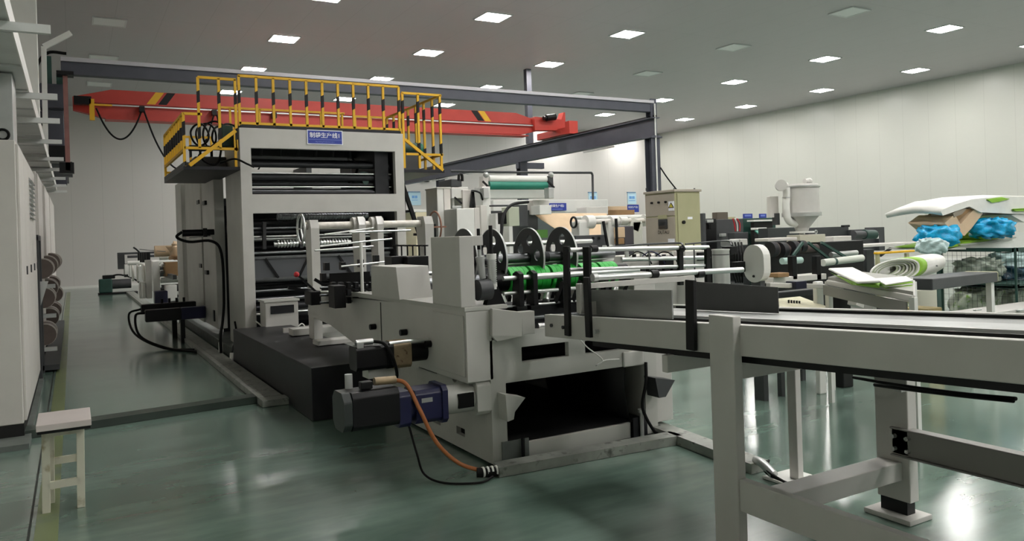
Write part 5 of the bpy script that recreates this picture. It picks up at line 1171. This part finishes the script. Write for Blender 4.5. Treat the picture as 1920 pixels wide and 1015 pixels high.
# row behind on the right
t = T('dark_press_row', 'low dark machine with a green motor at the far right behind the rolled bags', 'machine', (14, 11.5, 0))
for (a_, b_, c_, d_, y, m) in ((1516, 1592, 426, 470, 12.5, DKGR), (1595, 1655, 430, 470, 12.4, DKGR), (1648, 1659, 426, 470, 12.3, DKGR), (1600, 1606, 465, 999, 11.4, DKGR), (1625, 1640, 468, 999, 11.4, DKGR), (1560, 1600, 470, 500, 12.0, BLACK)): pb(t, 'housing', a_, b_, c_, d_, y, .4, m)
pb(t, 'grey_box', 1563, 1597, 443, 472, 10.5, .3, OFFW); p0, p1 = at(1620, 440, y=12), at(1640, 440, y=12); part('green_motor', MB().cyl(p0, p1, .11, 18), DKTEAL, t)
part('motor_end', MB().cyl(at(1600, 440, y=12), p0, .09, 18), DKGR, t); pb(t, 'white_bracket', 1640, 1648, 437, 448, 12, .2, WHITE)
pb(t, 'table_plank', 1594, 1720, 457, 462, 10.8, .5, OFFW); pb(t, 'handwheel', 1583, 1594, 422, 426, 12.3, .1, INNER)
part('brace', MB().bar(at(1670, 466, y=10.9), at(1650, 480, y=10.9), .05, .05), BLACK, t)
t = T('yellow_rail_stand', 'thin yellow topped stand behind the rolled bags', 'stand', (12.5, 9.6, 0))
pb(t, 'top_rail', 1646, 1716, 471, 475, 9.6, .1, YEL); 
for px in (1649, 1704): pb(t, 'leg', px-3, px+2, 475, 999, 9.62, .06, CABGR)

# ---------------------------------------------------------------- tables, bags and crates on the right
t = T('grey_work_table', 'grey metal table with rounded white frame holding the rolled bags', 'table', (7.2, 5.2, 0))
A, B, Cc, D = at(1552, 520, z=1.16), at(1712, 547, z=1.16), at(1712, 520, z=1.16), at(1600, 508, z=1.16)
part('table_top', MB()._add([A, B, Cc, D], [(0, 1, 2, 3)]), mat('table_grey_top', (150, 150, 142), .5), t, solid=.03)
for a_, b_ in ((A, B), (B, Cc)): part('frame_tube', MB().bar(a_ - Vector((0, 0, .05)), b_ - Vector((0, 0, .05)), .03, .05), PAINT, t, .008)
for q_ in (A, B, Cc): part('leg', MB().box(q_.x-.02, q_.x+.02, q_.y-.02, q_.y+.02, 0, 1.12), WHITE, t)
part('side_skirt', MB().bar(A - Vector((0, -.05, .12)), B - Vector((0, -.05, .12)), .01, .09), mat('mid_grey_skirt', (120, 120, 114), .5), t)
t = T('side_bench', 'dark grey bench with a worn beige end on a white leg, beside the mesh crates', 'bench', (9, 5.3, 0))
pa, pb_ = at(1712, 533, y=4.55), at(1838, 519, y=5.0)
part('bench_top', MB().bar(pa, pb_, .35, .11), DKGR, t, .01); 
d_ = (pb_ - pa).normalized(); part('beige_end', MB().bar(pb_, pb_ + d_*.06, .34, .12), CABGR, t, .02)
part('leg', MB().box(pb_.x-.06, pb_.x, pb_.y-.15, pb_.y-.09, 0, pb_.z-.05), WHITE, t)
pb(t, 'cream_panel', 1713, 1758, 543, 999, 5.5, .05, mat('cream_board', (206, 206, 190), .6)); pb(t, 'green_post', 1758, 1766, 541, 999, 5.6, .06, DKTEAL)
def sheet_bag(name, pts, th, m, label, cat='bag', group=None, rim=None):
    n = len(pts); top = [Vector(p) for p in pts]
    b = MB()._add(top + [p - Vector((0, 0, th)) for p in top], [tuple(range(n)), tuple(range(2*n-1, n-1, -1))] + [(k, (k+1) % n, n+(k+1) % n, n+k) for k in range(n)])
    return solo(name, b, m, label, cat, group, bev=.01)
# rolled bag bundle
pa = at(1680, 508, y=5.0); 
t = T('rolled_bag_bundle', 'fat folded roll of white and green woven bags lying on the grey table', 'bags', (pa.x, 5.0, pa.z-.2))
XR0 = at(1630, 508, y=5.0).x; XR1 = at(1722, 508, y=5.0).x; hx = (XR1-XR0)/2; hz = (at(1680, 486, y=5).z - at(1680, 530, y=5).z)/2; cxr = (XR0+XR1)/2
def lens(sx, sz, n=30): return [(cxr + sx*hx*cos(2*pi*k/n), pa.z + sz*hz*(abs(sin(2*pi*k/n))**.8)*(1 if sin(2*pi*k/n) > 0 else -1) + .02*cos(2*pi*k/n)) for k in range(n)]
L = .4; dx, dz = at(1774, 505, y=5.4).x - XR1, .0
def loft(s0, n0, y0, y1, sl0=0, sl1=1):
    P_ = lens(*s0); vs = []
    for y, u in ((y0, sl0), (y1, sl1)):
        for (x, z) in P_: vs.append((x + dx*u, y, z + dz*u))
    n = len(P_); return MB()._add(vs, [(k, (k+1) % n, n+(k+1) % n, n+k) for k in range(n)], True)
part('outer_wrap', loft((1, 1), 0, 5.0, 5.0+L), BAGW, t, solid=.012)
part('green_band', loft((1.012, 1.02), 0, 5.02, 5.12, .02/L, .12/L), BAGG, t, solid=.01)
for i, s_ in enumerate((.93, .85, .76, .66, .55, .44, .32)):
    part('inner_layer', loft((s_, s_*.95), 0, 5.0+.012*i, 5.0+L*.9, .0, .9), BAGW if i % 2 else mat('bag_inside_grey', (168, 176, 150), .6), t, solid=.01)
c = Vector((cxr + hx*.55 + .2, 5.35, pa.z + hz*.3))
part('green_logo', MB().box(XR1+.12, XR1+.2, 5.3, 5.32, pa.z-.0, pa.z+.06), BAGG, t) if False else None
part('print_mark', MB().bar(at(1742, 497, y=5.25), at(1758, 499, y=5.25), .004, .02), mat('grey_print', (120, 122, 120), .6), t)
sheet_bag('flat_bag', [at(1553, 503, z=1.235), at(1600, 501, z=1.235), at(1652, 526, z=1.215), at(1606, 528, z=1.2)], .02, BAGW, 'flat white bag sliding off the rollers onto the grey table')
sheet_bag('flat_bag', [at(1556, 509, z=1.2), at(1606, 530, z=1.19), at(1652, 529, z=1.19), at(1648, 536, z=1.175), at(1596, 530, z=1.175)], .02, BAGG, 'green edged bag under the flat white bag on the grey table')
for i in range(4):
    sheet_bag('flat_bag', [at(1640, 522+3*i, z=1.2-.012*i), at(1700, 518+4*i, z=1.2-.012*i), at(1712, 525+3.5*i, z=1.2-.012*i), at(1660, 533+2*i, z=1.2-.012*i)], .01, BAGW if i % 2 == 0 else BAGG, ['white bag lying on top of the thin stack under the rolled bundle', 'green bag second from the top of the thin stack under the rolled bundle', 'white bag third from the top of the thin stack under the rolled bundle', 'green bag at the bottom of the thin stack under the rolled bundle'][i])
# mesh crates
t = T('mesh_crate', 'green framed wire mesh crate full of plastic film at the right edge', 'crate', (9.8, 5.6, 0))
YCR = 5.5
x0 = at(1760, 520, y=YCR+1.05).x; x1 = x0 + 1.5; z1 = at(1830, 468, y=YCR+.6).z; z0 = .15; zm_ = at(1840, 532, y=YCR+.6).z
for x in (x0, x1): part('corner_post', MB().box(x-.012, x+.012, YCR, YCR+.024, 0, z1+.03), DKTEAL, t); part('corner_post', MB().box(x-.03, x+.03, YCR+1.0, YCR+1.06, 0, z1+.03), DKTEAL, t)
for z in (z1, zm_, z0): part('frame_rail', MB().box(x0, x1, YCR, YCR+.05, z-.025, z+.025), DKTEAL, t); part('frame_rail', MB().box(x0, x1, YCR+1.0, YCR+1.05, z-.025, z+.025), DKTEAL, t); part('frame_rail', MB().box(x0, x0+.05, YCR, YCR+1.05, z-.025, z+.025), DKTEAL, t)
b = MB(); n = 22
for k in range(n): x = x0 + (x1-x0)*k/n; b.bar((x, YCR+.01, z0), (x, YCR+.01, z1), .003, .003)
for k in range(14): z = z0 + (z1-z0)*k/14; b.bar((x0, YCR+.01, z), (x1, YCR+.01, z), .003, .003)
for k in range(16): y = YCR + k*.065; b.bar((x0, y, z0), (x0, y, z1), .003, .003)
for k in range(14): z = z0 + (z1-z0)*k/14; b.bar((x0, YCR, z), (x0, YCR+1.0, z), .003, .003)
part('wire_mesh', b, DKGR, t)
part('shelf', MB().box(x0, x1, YCR, YCR+1.0, zm_-.03, zm_), DKTEAL, t); part('shelf', MB().box(x0, x1, YCR, YCR+1.0, z0-.02, z0), DKTEAL, t)
W_ = x1 - x0
def blob(name, cx, cz, rx, rz, seed, m, label, ry=.25, y=YCR+.75, cat='plastic film', amp=.2, flat=.6):
    return solo(name, crumple((cx, y, cz), rx, ry, rz, seed, amp=amp, flat=flat), m, label, cat)
blob('film_bundle', at(1905, 515, y=YCR+.75).x, at(1875, 512, y=YCR+.75).z, .55, .15, 5, FILMD, 'dark blue film bundle inside the upper part of the mesh crate')
blob('film_bundle', at(1835, 508, y=YCR+.75).x, at(1800, 510, y=YCR+.75).z, .42, .16, 6, mat('grey_green_film', (150, 160, 146), .4, var=.3, scale=9, bump=.5), 'grey green film bundle at the left inside the upper crate')
blob('film_bundle', at(1900, 488, y=YCR+.75).x, at(1900, 486, y=YCR+.75).z, .6, .1, 8, FILMC, 'clear creased film under the green rail of the mesh crate top')
blob('film_bundle', at(1832, 565, y=YCR+.75).x, at(1832, 565, y=YCR+.75).z, .42, .2, 9, mat('white_green_bags', (186, 194, 176), .5, var=.2, scale=7, wear=(120, 160, 60)), 'white and green bag bundle in the lower part of the crate on the left')
blob('film_bundle', at(1915, 560, y=YCR+.75).x, at(1915, 560, y=YCR+.75).z, .55, .22, 10, mat('pale_bag_heap', (200, 204, 190), .5, var=.15, scale=7, wear=(130, 170, 60)), 'pale bag heap in the lower part of the crate on the right')
blob('film_bundle', at(1840, 582, y=YCR+.75).x, at(1840, 582, y=YCR+.75).z, .3, .05, 11, FILMD, 'dark blue film scrap at the foot of the lower bags')
# heap on top of the crate
YP = YCR + .65
def pz2(px, py, y=None): return at(px, py, y=y or YP)
def slab(name, ring, dy, m, label, cat='bag', y=None, amp=.012, group=None, arch=0):
    "bag seen edge on: outline in (x, z) at the front, running back dy metres"
    P_ = [pz2(px, py, y) for px, py in ring]; n = len(P_); rnd = random.Random(len(label))
    rows_ = 6; vs = []
    for r_ in range(rows_ + 1):
        u = r_ / rows_
        for p in P_: vs.append(p + Vector((rnd.uniform(-amp, amp), dy*u, rnd.uniform(-amp, amp) + arch * sin(pi*u))))
    fs = [(r_*n+k, r_*n+(k+1) % n, (r_+1)*n+(k+1) % n, (r_+1)*n+k) for r_ in range(rows_) for k in range(n)]
    b = MB()._add(vs, fs, True); b._add(vs[:n], [tuple(range(n-1, -1, -1))]); b._add(vs[-n:], [tuple(range(n))])
    return solo(name, b, m, label, cat, group)
slab('bag_stack', [(1776, 467), (1850, 448), (1900, 434), (1925, 436), (1990, 445), (1990, 468)], .9, BAGW, 'lowest white bag bundle of the heap on the crate', 'bags')
slab('bag_edge', [(1778, 462), (1840, 448), (1880, 440), (1882, 443), (1842, 454), (1780, 465)], .8, BAGG, 'green printed bag edge running over the lowest white bundle', 'bag', y=YP-.03)
slab('bag_edge', [(1800, 457), (1860, 452), (1905, 444), (1905, 447), (1862, 457), (1800, 461)], .8, mat('grey_bag_fold', (170, 174, 164), .5), 'grey folded bag edge in the front of the lowest bundle', 'bag', y=YP-.06)
slab('bag_edge', [(1838, 446), (1870, 433), (1882, 436), (1880, 441), (1845, 449)], .5, BAGG, 'short green bag flap below the blue film', 'bag', y=YP-.08)
blob('blue_film_heap', pz2(1760, 440).x, pz2(1760, 442).z, .3, .13, 21, FILMB, 'bright blue plastic film bunch hanging at the left end of the heap', y=YP, amp=.2)
blob('blue_film_heap', pz2(1872, 428, YP-.2).x, pz2(1872, 428, YP-.2).z, .36, .13, 22, FILMB, 'bright blue plastic film bunch under the top white bag on the right', y=YP-.1, amp=.18)
blob('clear_film_heap', pz2(1733, 458).x, pz2(1733, 462).z, .1, .1, 23, FILMC, 'clear crinkled film hanging below the left blue film', y=YP-.1, amp=.22, ry=.2)
slab('open_kraft_bag', [(1770, 417), (1790, 402), (1800, 420), (1829, 388), (1842, 400), (1822, 428), (1808, 441), (1790, 434)], .5, KRAFT, 'open brown kraft lined bag pointing left in the heap', y=YP-.12)
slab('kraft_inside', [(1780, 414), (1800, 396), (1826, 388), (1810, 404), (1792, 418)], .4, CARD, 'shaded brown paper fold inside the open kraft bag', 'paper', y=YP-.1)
slab('top_white_bag', [(1764, 395), (1768, 404), (1818, 387), (1840, 398), (1900, 400), (1990, 402), (1990, 372), (1880, 369), (1822, 373), (1790, 383)], .8, BAGW, 'large white bag draped over the top of the heap', arch=.04, y=YP-.15)
slab('top_bag_print', [(1852, 374.5), (1880, 371), (1892, 373), (1875, 378), (1860, 379)], .02, BAGG, 'lime green printed patch sheet lying on the top white bag', 'bag', y=YP-.17)
slab('white_bag', [(1895, 402), (1935, 397), (1990, 400), (1990, 415), (1918, 416)], .6, BAGW, 'second white bag under the top one at the right edge', y=YP-.12)
slab('bag_green_strip', [(1900, 393), (1990, 388), (1990, 393), (1905, 396)], .03, BAGG, 'thin lime green strip at the right edge of the top bag', 'bag', y=YP-.18)
slab('kraft_bag_low', [(1786, 399), (1800, 392), (1812, 391), (1804, 402), (1790, 409)], .3, mat('grey_inner_bag', (150, 140, 126), .6), 'grey bag lining just inside the mouth of the kraft bag', 'bag', y=YP-.13)
# rods and boxes just past the conveyor
t = T('discharge_frame', 'white square rod with a navy collar and black end beyond the dark guide plate', 'machine part', (6.5, 5, 0))
pA, pB = at(1440, 535, y=5.0), at(1592, 538, y=5.0)
part('rod', MB().bar(pA, pB, .05, .045), PAINT, t, .006); p = at(1497, 535, y=4.97); part('navy_collar', MB().box(p.x-.08, p.x+.07, 4.93, 5.05, p.z-.035, p.z+.04), NAVY, t, .006)
pb(t, 'black_end', 1586, 1594, 532, 546, 4.95, .1, BLACK); pb(t, 'white_leg', 1532, 1545, 528, 999, 5.05, .05, WHITE); pb(t, 'white_leg', 1557, 1563, 545, 999, 5.1, .05, WHITE); pb(t, 'black_post', 1577, 1596, 546, 999, 5.1, .1, BLACK)
part('side_box', MB().bar(at(1598, 566, y=5), at(1612, 572, y=5), .1, .06), OFFW, t)
t = T('paper_tray', 'beige tray with a folded printed bag lying beyond the end of the dark guide plate', 'tray', (6.2, 5.2, .9))
w = [at(1460, 560, y=5.2), at(1500, 556, y=5.6), at(1575, 584, y=4.6), at(1462, 585, y=4.5)]
part('folded_bag', MB()._add(w, [(0, 1, 2, 3)]), mat('yellowed_bag', (196, 192, 164), .6, var=.15, scale=12), t, solid=.03)
for k in range(5): p = at(1472+5*k, 566+k*.5, y=5.0); part('bag_lettering', MB().box(p.x-.01, p.x+.005, 4.95, 4.96, p.z-.01, p.z+.02), BLACK, t)
pb(t, 'dark_back', 1455, 1535, 545, 556, 5.7, .1, INNER); part('tray_leg', MB().box(w[0].x, w[0].x+.05, 5.2, 5.25, 0, w[0].z-.03), DKGR, t); part('tray_leg', MB().box(w[1].x, w[1].x+.05, 5.6, 5.65, 0, w[1].z-.03), DKGR, t)
t = T('grey_junction_box', 'grey hooded box with a dark hole standing between table and conveyor', 'box', (7.5, 4.8, 0))
pb(t, 'hood', 1637, 1710, 563, 571, 5.3, .3, PAINT); pb(t, 'back_panel', 1645, 1700, 571, 999, 5.5, .05, DKGR); pb(t, 'side_panel', 1637, 1645, 568, 999, 5.3, .3, PAINT); pb(t, 'side_panel', 1690, 1702, 571, 999, 5.3, .3, PAINT)
pb(t, 'hole', 1662, 1668, 577, 584, 5.48, .02, BLACK, 0)
solo('small_carton', MB().pbox(1740, 1768, 578, 999, 5.0, .3), mat('tan_carton', (186, 168, 120), .7), 'small tan carton standing at the foot of the green crate post', 'box', bev=.01)
t = T('grey_bin', 'low grey bin at the foot of the mesh crate near the right edge', 'bin', (9.3, 5.1, 0))
pb(t, 'body', 1822, 1990, 580, 999, 5.0, .4, PAINT); 
for px in (1836, 1918): pb(t, 'handle', px-6, px+6, 580, 583, 4.96, .04, ALU)
